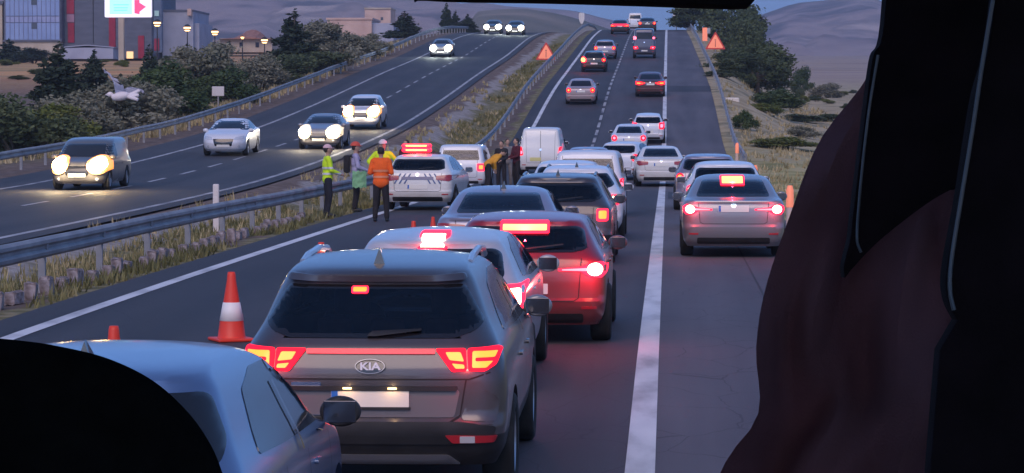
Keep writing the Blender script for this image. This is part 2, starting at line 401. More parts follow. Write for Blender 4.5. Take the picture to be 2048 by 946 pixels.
# far hills: ridge outline given by photo column -> height, with real depth
def ridge(name, D, pts, m, front, back, amp, seed, base=0.0):
    px = [p[0] for p in pts]; py = [p[1] for p in pts]
    v = []; f = []; n = 150; rows = 26
    for i in range(n + 1):
        p = lerp(px[0], px[-1], i / n); y = float(pchip(px, py, p))
        h = CAMZ + (244 - y) * D / F
        X = (p - 1336) / F
        for r in range(rows + 1):
            t = r / rows
            if t < .7: dd = D - front * (1 - t / .7); k = (t / .7) ** 0.85
            else: dd = D + back * (t - .7) / .3; k = 1 - ((t - .7) / .3)
            z0 = base + 0.0
            z = lerp(z0, h, k)
            q = X * D
            nn = (vnoise(q * .004 + seed, dd * .004) + .5 * vnoise(q * .011, dd * .011 + seed) + .3 * vnoise(q * .03 + seed, dd * .03)) * amp * (1 if r else 0)
            nn *= 0.35 if .6 < t < .8 else 1
            v.append((q * dd / D, dd, z + nn))
    for i in range(n):
        for r in range(rows):
            a = i * (rows + 1) + r; f.append((a, a + rows + 1, a + rows + 2, a + 1))
    o = pydata(name, v, f, m); tag(o, kind='structure'); return o
HILLF = noisy('hill_far', [(.40, (.09, .07, .07)), (.47, (.27, .19, .18)), (.53, (.36, .26, .23)), (.60, (.20, .15, .14)), (.68, (.50, .38, .32))], .009, 12, .95, coords='Object', stretch=(1, 1, 4))
HILLN = noisy('hill_near', [(.3, (.09, .085, .05)), (.5, (.17, .14, .09)), (.7, (.28, .21, .15))], .02, 8, .95, coords='Object')
ridge('hills', 3000, [(-900, -150), (0, -120), (500, -60), (780, -12), (900, 2), (1000, 14), (1120, 26), (1220, 46), (1300, 66), (1400, 74), (1500, 52), (1545, 36), (1590, 22), (1650, 16), (1700, 9), (1725, 5), (1760, 15), (1850, 25), (2100, 30), (2600, 60)],
      HILLF, 1500, 900, 46, 3.1)
ridge('hills', 1300, [(880, 130), (930, 60), (960, 22), (1040, 18), (1090, 24), (1160, 40), (1215, 58), (1280, 76), (1350, 120), (1400, 170)], HILLN, 520, 300, 7, 9.4)

# ------------------------------------------------------------------ guard rails
def guardrail(label, X, d0, d1, side, zoff=0.0, group=None, far=False, post_step=4.0):
    root = empty('guardrail', (X(d0) if callable(X) else X, d0, 0), 0, label, 'guardrail', group)
    ox, oy = root.location.x, root.location.y
    prof = [(0, .46), (.045, .50), (.05, .545), (.008, .585), (.008, .625), (.05, .665), (.045, .71), (0, .75), (-.025, .752), (-.02, .605), (-.025, .455)]
    v = []; f = []; n = int((d1 - d0) / 4); m = len(prof)
    for k in range(n + 1):
        d = d0 + (d1 - d0) * k / n; x = X(d) if callable(X) else X
        jx, jz = .03 * vnoise(d * .11, X(0) if callable(X) else X), .035 * vnoise(d * .17, 5)
        for (a, z) in prof: v.append((x - ox + side * a + jx, d - oy, gz(x, d) + z + zoff + jz))
    for k in range(n):
        for q in range(m):
            a, b = k * m + q, k * m + (q + 1) % m; f.append((a, b, b + m, a + m))
    f.append(tuple(range(m))); f.append(tuple(n * m + q for q in range(m)))
    o = pydata('beam', v, f, GALV, root, smooth=False)
    d = d0 + 1
    pm = None
    while d < d1:
        x = X(d) if callable(X) else X
        bm = bm_new(); add_box(bm, (0, 0, .31), (.10, .06, .78)); add_box(bm, (side * .06, 0, .60), (.05, .12, .22))
        if pm is None:
            po = obj('post', bm, GALV, root); pm = po.data
        else:
            bm.free(); po = link('post', pm, root)
        po.location = (x - ox - side * .06, d - oy, gz(x, d) + zoff); d += post_step
    return root
guardrail('long galvanised steel guardrail along the near edge of the median beside the left line', -8.75, 14, 360, 1)
guardrail('weathered guardrail along the far shoulder of the oncoming carriageway by the bushes', -23.5, 92, 330, 1)
guardrail('grey guardrail climbing the hill on the right shoulder beside the trees', lambda d: road_right(d) + .45, 117, 350, -1)

# ------------------------------------------------------------------ cars
KINDS = {}
KINDS['suv'] = dict(L=4.48, H=1.635, rows=[
    (.28, .16, 4.33, .84), (.40, .05, 4.44, .90), (.57, 0, 4.48, .925), (.60, .04, 4.48, .927), (.75, .045, 4.46, .93), (.90, .05, 4.36, .92), (1.0, .075, 4.1, .905), (1.07, .10, 3.55, .885),
    (1.13, .15, 3.3, .86), (1.25, .25, 3.12, .80), (1.40, .36, 2.85, .73), (1.50, .43, 2.6, .68), (1.545, .42, 2.45, .65), (1.585, .55, 2.3, .61), (1.615, .85, 2.05, .52), (1.632, 1.15, 1.8, .36), (1.636, 1.3, 1.65, .1)],
    wr=.345, ax=(.92, 3.59), rcr=.17, rcg=.24)
KINDS['hatch'] = dict(L=4.05, H=1.47, rows=[
    (.22, .15, 3.9, .79), (.35, .04, 4.02, .85), (.50, 0, 4.05, .87), (.53, .04, 4.05, .872), (.72, .04, 4.0, .875), (.88, .06, 3.85, .868), (.96, .08, 3.5, .855), (1.02, .12, 3.18, .83),
    (1.12, .20, 2.98, .78), (1.25, .31, 2.72, .71), (1.345, .38, 2.5, .655), (1.385, .37, 2.35, .625), (1.42, .52, 2.15, .58), (1.45, .8, 1.9, .48), (1.466, 1.05, 1.7, .3), (1.47, 1.2, 1.5, .1)],
    wr=.315, ax=(.72, 3.28), rcr=.17, rcg=.24)
KINDS['sedan'] = dict(L=4.6, H=1.45, rows=[
    (.20, .16, 4.42, .80), (.32, .05, 4.55, .87), (.55, 0, 4.6, .895), (.58, .035, 4.59, .897), (.72, .03, 4.52, .90), (.86, .035, 4.3, .895), (.95, .055, 3.85, .885), (.995, .045, 3.5, .87), (1.015, .10, 3.4, .86),
    (1.035, .50, 3.28, .83), (1.08, .64, 3.15, .80), (1.18, .84, 2.92, .745), (1.29, 1.07, 2.64, .68), (1.36, 1.24, 2.42, .63), (1.40, 1.4, 2.28, .57), (1.435, 1.65, 2.08, .42), (1.45, 1.8, 1.95, .1)],
    wr=.32, ax=(.98, 3.66), rcr=.20, rcg=.26)
KINDS['van'] = dict(L=4.45, H=1.83, rows=[
    (.24, .10, 4.33, .83), (.38, .02, 4.41, .88), (.65, 0, 4.43, .905), (.95, .02, 4.25, .905), (1.06, .035, 3.95, .895), (1.14, .05, 3.6, .885), (1.30, .08, 3.35, .86), (1.5, .115, 3.05, .82), (1.66, .15, 2.8, .785),
    (1.74, .18, 2.62, .755), (1.785, .24, 2.45, .72), (1.812, .38, 2.2, .64), (1.825, .7, 1.9, .45), (1.83, 1.0, 1.6, .1)],
    wr=.315, ax=(.85, 3.55), rcr=.11, rcg=.11)

BODY_CACHE = {}
def body_mesh(kind, ws=1.0, ls=1.0, hs=1.0, clad=0.0):
    key = (kind, ws, ls, hs, clad)
    if key in BODY_CACHE: return BODY_CACHE[key]
    K = KINDS[kind]; rows = [(z * hs, a * ls, b * ls, w_ * ws) for (z, a, b, w_) in K['rows']]; L = K['L'] * ls
    P = np.array(rows); sc = np.array([1, .45, .35, 1]); t = np.concatenate([[0], np.cumsum(np.linalg.norm(np.diff(P, axis=0) * sc, axis=1))])
    T = np.linspace(0, t[-1], 54)
    if clad: 
        tcl = float(np.interp(clad, P[:, 0], t)); T = np.sort(np.append(T, tcl))
    Q = np.stack([pchip(t, P[:, k], T) for k in range(4)], 1)
    zb = 1.0 * hs if kind != 'suv' else 1.08 * hs
    ym = L / 2
    rings = []
    for (z, yr, yf, w_) in Q:
        g_ = sstep(zb - .1, zb + .15, z)
        top = sstep(K['H'] * hs - .12, K['H'] * hs, z)
        rr = min(lerp(K['rcr'], K['rcg'], g_), w_ * .8); rf = min(lerp(.42, .30, g_), w_ * .8)
        cr = lerp(.045, .05, g_) * (1 + 2 * top); cf = lerp(.20, .14, g_) * (1 + top)
        if kind == 'van': cr = .02 * (1 + 4 * top)
        avail = (yf - yr) * .92; tot = rr + rf + cr + cf
        if tot > avail: k_ = max(.05, avail / tot); rr *= k_; rf *= k_; cr *= k_; cf *= k_
        half = []
        def end(y0, sg, r_, c_):
            pts = []
            for i in range(8):
                x = (w_ - r_) * i / 8; pts.append((x, y0 + sg * c_ * (x / w_) ** 2))
            for i in range(8):
                a = (math.pi / 2) * i / 7; x = w_ - r_ + r_ * math.sin(a)
                pts.append((x, y0 + sg * (c_ * (x / w_) ** 2 + r_ * (1 - math.cos(a)))))
            return pts
        re = end(yr, 1, rr, cr); fe = end(yf, -1, rf, cf)
        y0, y1 = re[-1][1], fe[-1][1]
        half = re + [(w_, lerp(y0, y1, i / 33)) for i in range(1, 33)] + fe[::-1]
        out = []
        kt = lerp(.035, .10, g_)
        for (x, y) in half:
            q = abs((y - ym) / ym)
            x2 = x * (1 - kt * q ** 2.5)
            # crown of the roof / bonnet and a shoulder line
            out.append((x2, y - L / 2, z + 0.0))
        ring = [(-x, y, z_) for (x, y, z_) in out[1:-1]][::-1]
        rings.append(out + ring)
    n = len(rings[0]); v = [p for r in rings for p in r]; f = []
    for k in range(len(rings) - 1):
        for i in range(n):
            a, b = k * n + i, k * n + (i + 1) % n
            f.append((a, b, b + n, a + n))
    f.append(tuple(range(n))[::-1]); f.append(tuple((len(rings) - 1) * n + i for i in range(n)))
    me = bpy.data.meshes.new('tmp'); me.from_pydata(v, [], f)
    bm = bm_new(); bm.from_mesh(me); bmesh.ops.recalc_face_normals(bm, faces=bm.faces); bm.to_mesh(me); bm.free()
    o = link('tmp', me)
    wr = K['wr'] * (1 if kind != 'suv' else hs); axs = [a * ls - L / 2 for a in K['ax']]
    bm = bm_new()
    for ay in axs:
        for s in (-1, 1):
            add_cyl(bm, (s * .58 * ws, ay, wr), (s * 1.3, ay, wr), wr + .055, n=36)
    cm = bpy.data.meshes.new('cut'); bm.to_mesh(cm); bm.free(); co = link('cut', cm)
    md = o.modifiers.new('b', 'BOOLEAN'); md.operation = 'DIFFERENCE'; md.solver = 'EXACT'; md.object = co
    dg = bpy.context.evaluated_depsgraph_get()
    me2 = bpy.data.meshes.new_from_object(o.evaluated_get(dg))
    bpy.data.objects.remove(o); bpy.data.objects.remove(co)
    bm = bm_new(); bm.from_mesh(me2)
    bvh = BVHTree.FromBMesh(bm)
    lower = bm_new()
    def inarch(c):
        return any(math.hypot(c.y - ay, c.z - wr) < wr + .053 for ay in axs) and abs(c.x) < 1.2
    for fc in bm.faces:
        c = fc.calc_center_median(); n_ = fc.normal
        fc.material_index = 0
        if inarch(c) or c.z < rows[0][0] + .005: fc.material_index = 1
        elif clad and c.z < clad: fc.material_index = 1
        fc.smooth = True
    out = []
    for mi in (0, 1):
        b2 = bm.copy(); bmesh.ops.delete(b2, geom=[x for x in b2.faces if x.material_index != mi], context='FACES')
        for x in b2.faces: x.material_index = 0
        me3 = bpy.data.meshes.new('body'); b2.to_mesh(me3); b2.free(); me3.set_sharp_from_angle(angle=R(38)); out.append(me3)
    bm.free()
    BODY_CACHE[key] = (out[0], out[1], bvh, axs, wr, L)
    return BODY_CACHE[key]

def rpoly(pts, r=.02, n=4):
    """round the corners of an outline"""
    out = []; m = len(pts)
    for i in range(m):
        p0, p, p1 = Vector(pts[i - 1]), Vector(pts[i]), Vector(pts[(i + 1) % m])
        a = (p0 - p); b = (p1 - p); ra = min(r, a.length * .45, b.length * .45)
        A = p + a.normalized() * ra; B = p + b.normalized() * ra
        for k in range(n + 1):
            t = k / n; out.append(tuple((1 - t) ** 2 * A + 2 * t * (1 - t) * p + t * t * B))
    return out
def rect(x0, x1, z0, z1, r=.02): return rpoly([(x0, z0), (x1, z0), (x1, z1), (x0, z1)], r)
def circ(x, z, r, rz=None, n=18): return [(x + r * math.cos(2 * math.pi * k / n), z + (rz or r) * math.sin(2 * math.pi * k / n)) for k in range(n)]
def mirror(p): return [(-x, z) for (x, z) in p][::-1]

VIEW = {'r': (lambda a, b: (Vector((a, -9, b)), Vector((0, 1, 0)))), 'f': (lambda a, b: (Vector((a, 9, b)), Vector((0, -1, 0)))),
        'R': (lambda a, b: (Vector((6, a, b)), Vector((-1, 0, 0)))), 'L': (lambda a, b: (Vector((-6, a, b)), Vector((1, 0, 0)))),
        't': (lambda a, b: (Vector((a, b, 6)), Vector((0, 0, -1))))}
def in_poly(P, x, y):
    c = False; j = len(P) - 1
    for i in range(len(P)):
        if (P[i][1] > y) != (P[j][1] > y) and x < (P[j][0] - P[i][0]) * (y - P[i][1]) / (P[j][1] - P[i][1] + 1e-12) + P[i][0]: c = not c
        j = i
    return c
def edge_dist(P, x, y):
    best = 9
    for i in range(len(P)):
        ax, ay = P[i - 1][0], P[i - 1][1]; bx2, by2 = P[i][0], P[i][1]; dx, dy = bx2 - ax, by2 - ay
        t = max(0, min(1, ((x - ax) * dx + (y - ay) * dy) / (dx * dx + dy * dy + 1e-12))); best = min(best, math.hypot(x - ax - t * dx, y - ay - t * dy))
    return best
def cut_holes(me, polys):
    bm = bm_new(); bm.from_mesh(me); kill = []
    for f_ in bm.faces:
        c = f_.calc_center_median(); n_ = f_.normal
        for v_, P in polys:
            if v_ == 'r' and n_.y < -.15 and c.y < 0: u = c.x
            elif v_ == 'f' and n_.y > .12 and c.y > 0: u = c.x
            elif v_ == 's' and abs(n_.x) > .5: u = c.y
            else: continue
            if in_poly(P, u, c.z) and edge_dist(P, u, c.z) > .012: kill.append(f_); break
    bmesh.ops.delete(bm, geom=kill, context='FACES'); bm.to_mesh(me); bm.free()
SEATS = {}
def cabin(root, kind, ws, ls, hs):
    if not SEATS:
        bm = bm_new(); add_box(bm, (0, 0, .68), (.48, .14, .62), Matrix.Rotation(R(-10), 3, 'X').to_euler(), .05); add_box(bm, (0, -.12, 1.10), (.27, .10, .20), None, .04); add_cyl(bm, (-.06, -.09, .95), (-.06, -.11, 1.05), .008, n=6); add_cyl(bm, (.06, -.09, .95), (.06, -.11, 1.05), .008, n=6)
        me = bpy.data.meshes.new('front_seat'); bm.to_mesh(me); bm.free(); me.materials.append(SEATM); SEATS['s'] = me
        bm = bm_new(); add_box(bm, (0, 0, .66), (1.22, .16, .56), Matrix.Rotation(R(-14), 3, 'X').to_euler(), .05)
        for x in (-.38, 0, .38): add_box(bm, (x, -.10, .985), (.25, .09, .14), None, .035)
        me = bpy.data.meshes.new('rear_seat'); bm.to_mesh(me); bm.free(); me.materials.append(SEATM); SEATS['r'] = me
        bm = bm_new(); add_box(bm, (0, 0, .80), (1.36, .45, .30), None, .06); add_cyl(bm, (-.36, -.34, .88), (-.36, -.30, .90), .18, n=20)
        me = bpy.data.meshes.new('dashboard'); bm.to_mesh(me); bm.free(); me.materials.append(PLAST); SEATS['d'] = me
    yo = {'suv': -.05, 'hatch': -.05, 'sedan': .0, 'van': .25}[kind]; zo = {'suv': .12, 'hatch': .0, 'sedan': -.03, 'van': .10}[kind]
    for x in (-.36, .36):
        o = link('front_seat', SEATS['s'], root); o.location = (x * ws, (.12 + yo) * ls, zo); o.scale = (1, 1, hs)
    o = link('rear_seat', SEATS['r'], root); o.location = (0, (-.80 + yo) * ls, zo); o.scale = (ws, 1, hs)
    o = link('dashboard', SEATS['d'], root); o.location = (0, (1.0 + yo) * ls, zo + .02); o.scale = (ws, 1, hs)
def panel(name, pts, bvh, view, m, parent, off=.006, step=.05, thick=.03, frit=0):
    P = [Vector(p) for p in pts]; B = []
    for i in range(len(P)):
        a, b = P[i], P[(i + 1) % len(P)]; k = max(1, int((b - a).length / step))
        for j in range(k): B.append(a.lerp(b, j / k))
    nb = len(B); x0 = min(p.x for p in B); x1 = max(p.x for p in B); y0 = min(p.y for p in B); y1 = max(p.y for p in B)
    pts2 = list(B)
    def inside(q):
        c = False; j = nb - 1
        for i in range(nb):
            if (B[i].y > q.y) != (B[j].y > q.y) and q.x < (B[j].x - B[i].x) * (q.y - B[i].y) / (B[j].y - B[i].y) + B[i].x: c = not c
            j = i
        return c
    ix = int((x1 - x0) / step); iy = int((y1 - y0) / step)
    for i in range(1, ix + 1):
        for j in range(1, iy + 1):
            q = Vector((x0 + (x1 - x0) * i / (ix + 1), y0 + (y1 - y0) * j / (iy + 1)))
            if inside(q) and min((q - b).length for b in B) > step * .45: pts2.append(q)
    vo, eo, fo, *_ = geometry.delaunay_2d_cdt(pts2, [(i, (i + 1) % nb) for i in range(nb)], [list(range(nb))], 1, 1e-6)
    mk = VIEW[view]; V3 = []; N3 = []
    for q in vo:
        o, d = mk(q.x, q.y); h, n_, _, _ = bvh.ray_cast(o, d)
        if h is None:
            h, n_, _, _ = bvh.find_nearest(o + d * 8)
        if n_.dot(d) > 0: n_ = -n_
        V3.append(h); N3.append(n_)
    d = mk(0, 0)[1]
    v = [h + (n_ * .6 - d * .4).normalized() * off for h, n_ in zip(V3, N3)]
    f = [tuple(t) for t in fo]
    # orient outward
    ff = []
    for t in f:
        nn = (v[t[1]] - v[t[0]]).cross(v[t[2]] - v[t[0]])
        ff.append(t if nn.dot(d) < 0 else t[::-1])
    # rim
    cnt = {}
    for t in ff:
        for i in range(3):
            a, b = t[i], t[(i + 1) % 3]; cnt[(a, b)] = 1
    n0 = len(v); v += [p + d * thick for p in v[:n0]]
    rim = [(b, a, a + n0, b + n0) for (a, b) in cnt if (b, a) not in cnt]
    me = bpy.data.meshes.new(name); me.from_pydata([tuple(p) for p in v], [], ff + rim); me.materials.append(m)
    me.polygons.foreach_set('use_smooth', [True] * len(ff) + [False] * len(rim))
    if frit:
        me.materials.append(FRIT); mi = []
        for t in ff:
            cx_ = sum(vo[i].x for i in t) / 3; cy_ = sum(vo[i].y for i in t) / 3
            mi.append(1 if edge_dist(pts, cx_, cy_) < frit * .62 else 0)
        me.polygons.foreach_set('material_index', mi + [1] * len(rim))
    bm = bm_new(); bm.from_mesh(me); bmesh.ops.delete(bm, geom=[x for x in bm.verts if not x.link_faces], context='VERTS'); bm.to_mesh(me); bm.free()
    me.set_sharp_from_angle(angle=R(50))
    return link(name, me, parent)
def seam(pts, bvh, view, parent, wdt=.007, closed=True, name='shut_line', m=None, off=.002):
    """thin dark line on the surface along an outline"""
    P = [Vector(p) for p in pts]; B = []
    nseg = len(P) if closed else len(P) - 1
    for i in range(nseg):
        a, b = P[i], P[(i + 1) % len(P)]; k = max(1, int((b - a).length / .05))
        for j in range(k): B.append(a.lerp(b, j / k))
    if not closed: B.append(P[-1])
    mk = VIEW[view]; v = []; f = []; n = len(B)
    for i in range(n):
        a = B[i - 1] if (closed or i) else B[i]; b = B[(i + 1) % n] if (closed or i < n - 1) else B[i]
        t = (b - a); t = t.normalized() if t.length > 1e-6 else Vector((1, 0)); nn = Vector((-t.y, t.x)) * wdt * .5
        for s in (-1, 1):
            q = B[i] + nn * s; o, d = mk(q.x, q.y); h, n_, _, _ = bvh.ray_cast(o, d)
            if h is None: h, n_, _, _ = bvh.find_nearest(o + d * 8)
            v.append(h - d * off + n_ * (off if n_.dot(d) < 0 else -off))
    for i in range(n if closed else n - 1):
        a = 2 * i; b = 2 * ((i + 1) % n); f.append((a, a + 1, b + 1, b))
    return pydata(name, v, f, m or SEAM, parent)

WHEEL = {}
def wheel(parent, x, y, r, s, detail=True):
    key = round(r, 3)
    if key not in WHEEL:
        M = Matrix.Rotation(R(90), 4, 'Y')
        bm = bm_new()
        add_lathe(bm, [(r * .66, -.09), (r * .70, -.105), (r * .9, -.112), (r * .975, -.095), (r, -.07), (r, .07), (r * .975, .095), (r * .9, .112), (r * .70, .105), (r * .66, .09)], 36, M)
        ty = bpy.data.meshes.new('tyre'); bm.to_mesh(ty); bm.free(); ty.materials.append(RUBBER); ty.polygons.foreach_set('use_smooth', [True] * len(ty.polygons)); ty.set_sharp_from_angle(angle=R(50))
        bm = bm_new()
        add_lathe(bm, [(r * .67, .095), (r * .63, .08), (r * .61, -.09), (r * .66, -.095)], 36, M)
        add_lathe(bm, [(.001, .03), (r * .60, .02)], 30, M)
        for k in range(5):
            a = 2 * math.pi * k / 5; c = Vector((.065, math.cos(a) * r * .36, math.sin(a) * r * .36))
            add_box(bm, c, (.03, r * .52, r * .15), Matrix.Rotation(a, 3, 'X').to_euler(), .008)
        add_cyl(bm, (.04, 0, 0), (.085, 0, 0), r * .17, n=16)
        rm = bpy.data.meshes.new('rim'); bm.to_mesh(rm); bm.free(); rm.materials.append(ALLOY)
        WHEEL[key] = (ty, rm)
    ty, rm = WHEEL[key]
    t = link('wheel', ty, parent); t.location = (x, y, r); t.rotation_euler = (0, 0, 0 if s > 0 else math.pi)
    q = link('rim', rm, t)
    return t

def mirror_part(parent, x, y, z, s, m, big=1.0):
    bm = bm_new()
    add_ell(bm, (s * .10, 0, 0), (.115 * big, .075 * big, .085 * big), 3)
    for v in bm.verts:
        if v.co.y < -.035 * big: v.co.y = -.035 * big
    o = obj('side_mirror', bm, m, parent, True, 40); o.location = (x, y, z)
    bm = bm_new(); add_box(bm, (s * .10, -.037 * big, 0), (.18 * big, .006, .12 * big), None, .003)
    obj('mirror_glass', bm, mat('mirror_glass', (.10, .10, .12), .12, .9), o)
    bm = bm_new(); add_box(bm, (-s * .03, .01, -.04), (.13, .05, .035), None, .01)
    obj('mirror_arm', bm, PLAST, o)
    return o

def lamp_light(parent, loc, col, e, r=.012):
    if col[1] < .1: e *= .6
    l = bpy.data.lights.new('lamp_glow', 'POINT'); l.energy = e; l.specular_factor = 0; l.color = col; l.shadow_soft_size = r
    o = bpy.data.objects.new('lamp_glow', l); C.objects.link(o); o.parent = parent; o.location = loc
    return o

CARN = {'suv': 'suv', 'hatch': 'hatchback', 'sedan': 'sedan', 'van': 'van'}
def tails(kind, style, hs=1.0):
    """(outline, glow-core outlines) for the right lamp, as seen from behind"""
    if style == 'arrow':
        o = rpoly([(.80, .76), (.855, .82), (.86, .90), (.80, .945), (.70, .93), (.60, .885), (.36, .862), (.36, .84), (.58, .835), (.68, .775)], .02)
        return o, [circ(.735, .855, .075, .07), rpoly([(.40, .845), (.66, .838), (.66, .872), (.40, .857)], .004)]
    if style == 'round': return circ(.73, .87, .095, .10), [circ(.735, .87, .055, .055)]
    if style == 'square': return rect(.645, .835, .80, 1.02, .04), [rect(.68, .80, .84, .98, .03)]
    if style == 'wide': return rpoly([(.46, .80), (.78, .76), (.865, .82), (.865, .92), (.78, .93), (.46, .905)], .025), [rect(.62, .83, .81, .89, .03)]
    if style == 'eye': return rpoly([(.42, .85), (.66, .78), (.85, .80), (.86, .93), (.66, .95), (.42, .885)], .03), [rect(.62, .82, .83, .90, .03), rect(.46, .6, .86, .875, .005)]
    if style == 'vert': return rpoly([(.76, .84), (.86, .82), (.87, 1.06), (.80, 1.06)], .03), [circ(.815, .90, .04, .055)]
    if style == 'low': return rpoly([(.55, .62), (.80, .60), (.85, .72), (.60, .74)], .03), [rect(.64, .78, .64, .70, .02)]

def car(name, label, kind, X, d, color, style='round', on='glow', rz=0.0, ws=1.0, ls=1.0, hs=1.0, brake=None, rails=False, fin=False,
        cat='car', group='cars queueing in the right lane', plate=True, clad=0.0, front=None, z=None, tint=False, hero=None, glow=0.0, antenna=False, mirrorm=None,
        sides=(True, True), side_pale=False, wiper=True, oncoming=False, refl=False, pax=False, seethru=None, winoff=0.0, rw_over=None, door_lines=True):
    zz = gz(X, d) if z is None else z
    K = KINDS[kind]
    mb, md_, bvh, axs, wr, L = body_mesh(kind, ws, ls, hs, clad)
    dd = d + L / 2 if not oncoming else d + L / 2
    cx = X - math.sin(rz) * 0
    slope = math.atan2(gz(X, dd + 1.4) - gz(X, dd - 1.4), 2.8)
    zz = gz(X, dd) if z is None else z
    if oncoming: root = empty(name, (X, dd, zz), rz + math.pi, label, cat, group, rx=-slope)
    else: root = empty(name, (X, dd, zz), rz, label, cat, group, rx=slope)
    def part(nm, me, m):
        me = me.copy(); me.materials.clear(); me.materials.append(m); return link(nm, me, root)
    if seethru is None: seethru = d < 150 and not oncoming and not refl
    body_o = part('body', mb, color); part('underbody', md_, PLAST)
    H = K['H'] * hs; G = TINT if tint else GLASS
    bx = lambda z_: None
    # ---- glass
    if kind == 'suv':
        z0, z1 = 1.135 * hs, 1.475 * hs
        rw = rpoly([(-.56, z0), (.56, z0), (.70, z0 + .05), (.745, z0 + .10), (.60, z1), (-.60, z1), (-.745, z0 + .10), (-.70, z0 + .05)], .035)
        sw = [(-1.35, 1.13), (-.60, 1.105), (.55, 1.09), (1.02, 1.10), (.60, 1.43), (.20, 1.50), (-.6, 1.51), (-1.05, 1.43)]
        ws_ = [(-.68, 1.14), (.68, 1.14), (.56, 1.50), (-.56, 1.50)]
    elif kind == 'hatch':
        z0, z1 = 1.045 * hs, 1.335 * hs
        rw = rpoly([(-.52, z0), (.52, z0), (.66, z0 + .04), (.62, z1 - .04), (.55, z1), (-.55, z1), (-.62, z1 - .04), (-.66, z0 + .04)], .04)
        sw = [(-1.25, 1.06), (-.50, 1.02), (.75, 1.0), (1.02, 1.02), (.45, 1.36), (.0, 1.40), (-.7, 1.385), (-1.05, 1.30)]
        ws_ = [(-.66, 1.05), (.66, 1.05), (.54, 1.38), (-.54, 1.38)]
    elif kind == 'sedan':
        z0, z1 = 1.065 * hs, 1.355 * hs
        rw = rpoly([(-.64, z0), (.64, z0), (.52, z1), (-.52, z1)], .05)
        sw = [(-1.22, 1.06), (-.60, 1.02), (.62, 1.0), (.92, 1.02), (.25, 1.34), (-.05, 1.375), (-.6, 1.37), (-.9, 1.30)]
        ws_ = [(-.68, 1.07), (.68, 1.07), (.55, 1.36), (-.55, 1.36)]
    else:
        z0, z1 = 1.20 * hs, 1.60 * hs
        rw = rpoly([(-.66, z0), (.66, z0), (.60, z1), (-.60, z1)], .05)
        sw = [(.10, 1.16), (1.2, 1.12), (1.38, 1.13), (.85, 1.58), (.10, 1.62)] if not pax else [(-1.85, 1.22), (-1.0, 1.18), (1.2, 1.12), (1.38, 1.13), (.85, 1.58), (.10, 1.64), (-1.8, 1.62)]
        ws_ = [(-.70, 1.17), (.70, 1.17), (.62, 1.62), (-.62, 1.62)]
    rw = [(x * ws, z_) for x, z_ in rw]
    if rw_over: rw = rw_over
    if seethru:
        cut_holes(body_o.data, [('r', rw), ('f', [(x * ws, z_ * hs) for x, z_ in ws_]), ('s', [(y * ls, z_ * hs) for y, z_ in sw])])
        cabin(root, kind, ws, ls, hs)
        GR = G_TINT if tint else G_REAR; GF = G_FRONT
    else: GR = G; GF = G
    if not (kind == 'van' and style == 'vert' and refl):
        o = panel('rear_window', rw, bvh, 'r', GR, root, off=.004 + winoff, frit=.055 if seethru else 0, **({'step': .03} if d < 35 else {}))
        if wiper and kind in ('suv', 'hatch'):
            seam([(.02, z0 + .03), (.42, z0 + .075)], bvh, 'r', root, .016, False, 'rear_wiper', PLAST, .02)
    for s, vw in ((1, 'R'), (-1, 'L')):
        if sides[0 if s < 0 else 1]:
            pts = rpoly([(y * ls, z_ * hs) for y, z_ in sw], .05)
            panel('side_window', pts, bvh, vw, GR if not side_pale else G, root, off=.004, step=.08 if not seethru else .06, frit=.05 if seethru else 0)
            if door_lines:
                for yy in (.02, .95, -.82):
                    seam([(yy * ls, .42 * hs), ((yy + .02) * ls, 1.0 * hs)], bvh, vw, root, .008, False)
                for yy in (-.66, .22):
                    panel('door_handle', rect(yy, yy + .17, .88 * hs, .905 * hs, .01), bvh, vw, color, root, off=.02, step=.1)
                if kind != 'van': seam([(-.18 * ls, 1.02 * hs), (-.22 * ls, 1.40 * hs)], bvh, vw, root, .05, False, 'door_pillar', GLOSS, .008)
    panel('windscreen', rpoly([(x * ws, z_ * hs) for x, z_ in ws_], .05), bvh, 'f', GF, root, off=.004, step=.09 if not seethru else .06, frit=.05 if seethru else 0)
    # ---- wheels
    hw = .80 * ws if kind != 'suv' else .83 * ws
    for ay in axs:
        for s in (-1, 1): wheel(root, s * (hw - .01), ay, wr, s)
    # ---- side mirrors
    my = (.93 if kind == 'hatch' else 1.0 if kind == 'suv' else .86 if kind == 'sedan' else 1.15) * ls
    mz = (1.02 if kind == 'hatch' else 1.10 if kind == 'suv' else 1.0 if kind == 'sedan' else 1.16) * hs
    wx = (.83 if kind != 'suv' else .87) * ws
    for s in (-1, 1): mirror_part(root, s * wx, my, mz, s, mirrorm or color, 1.0)
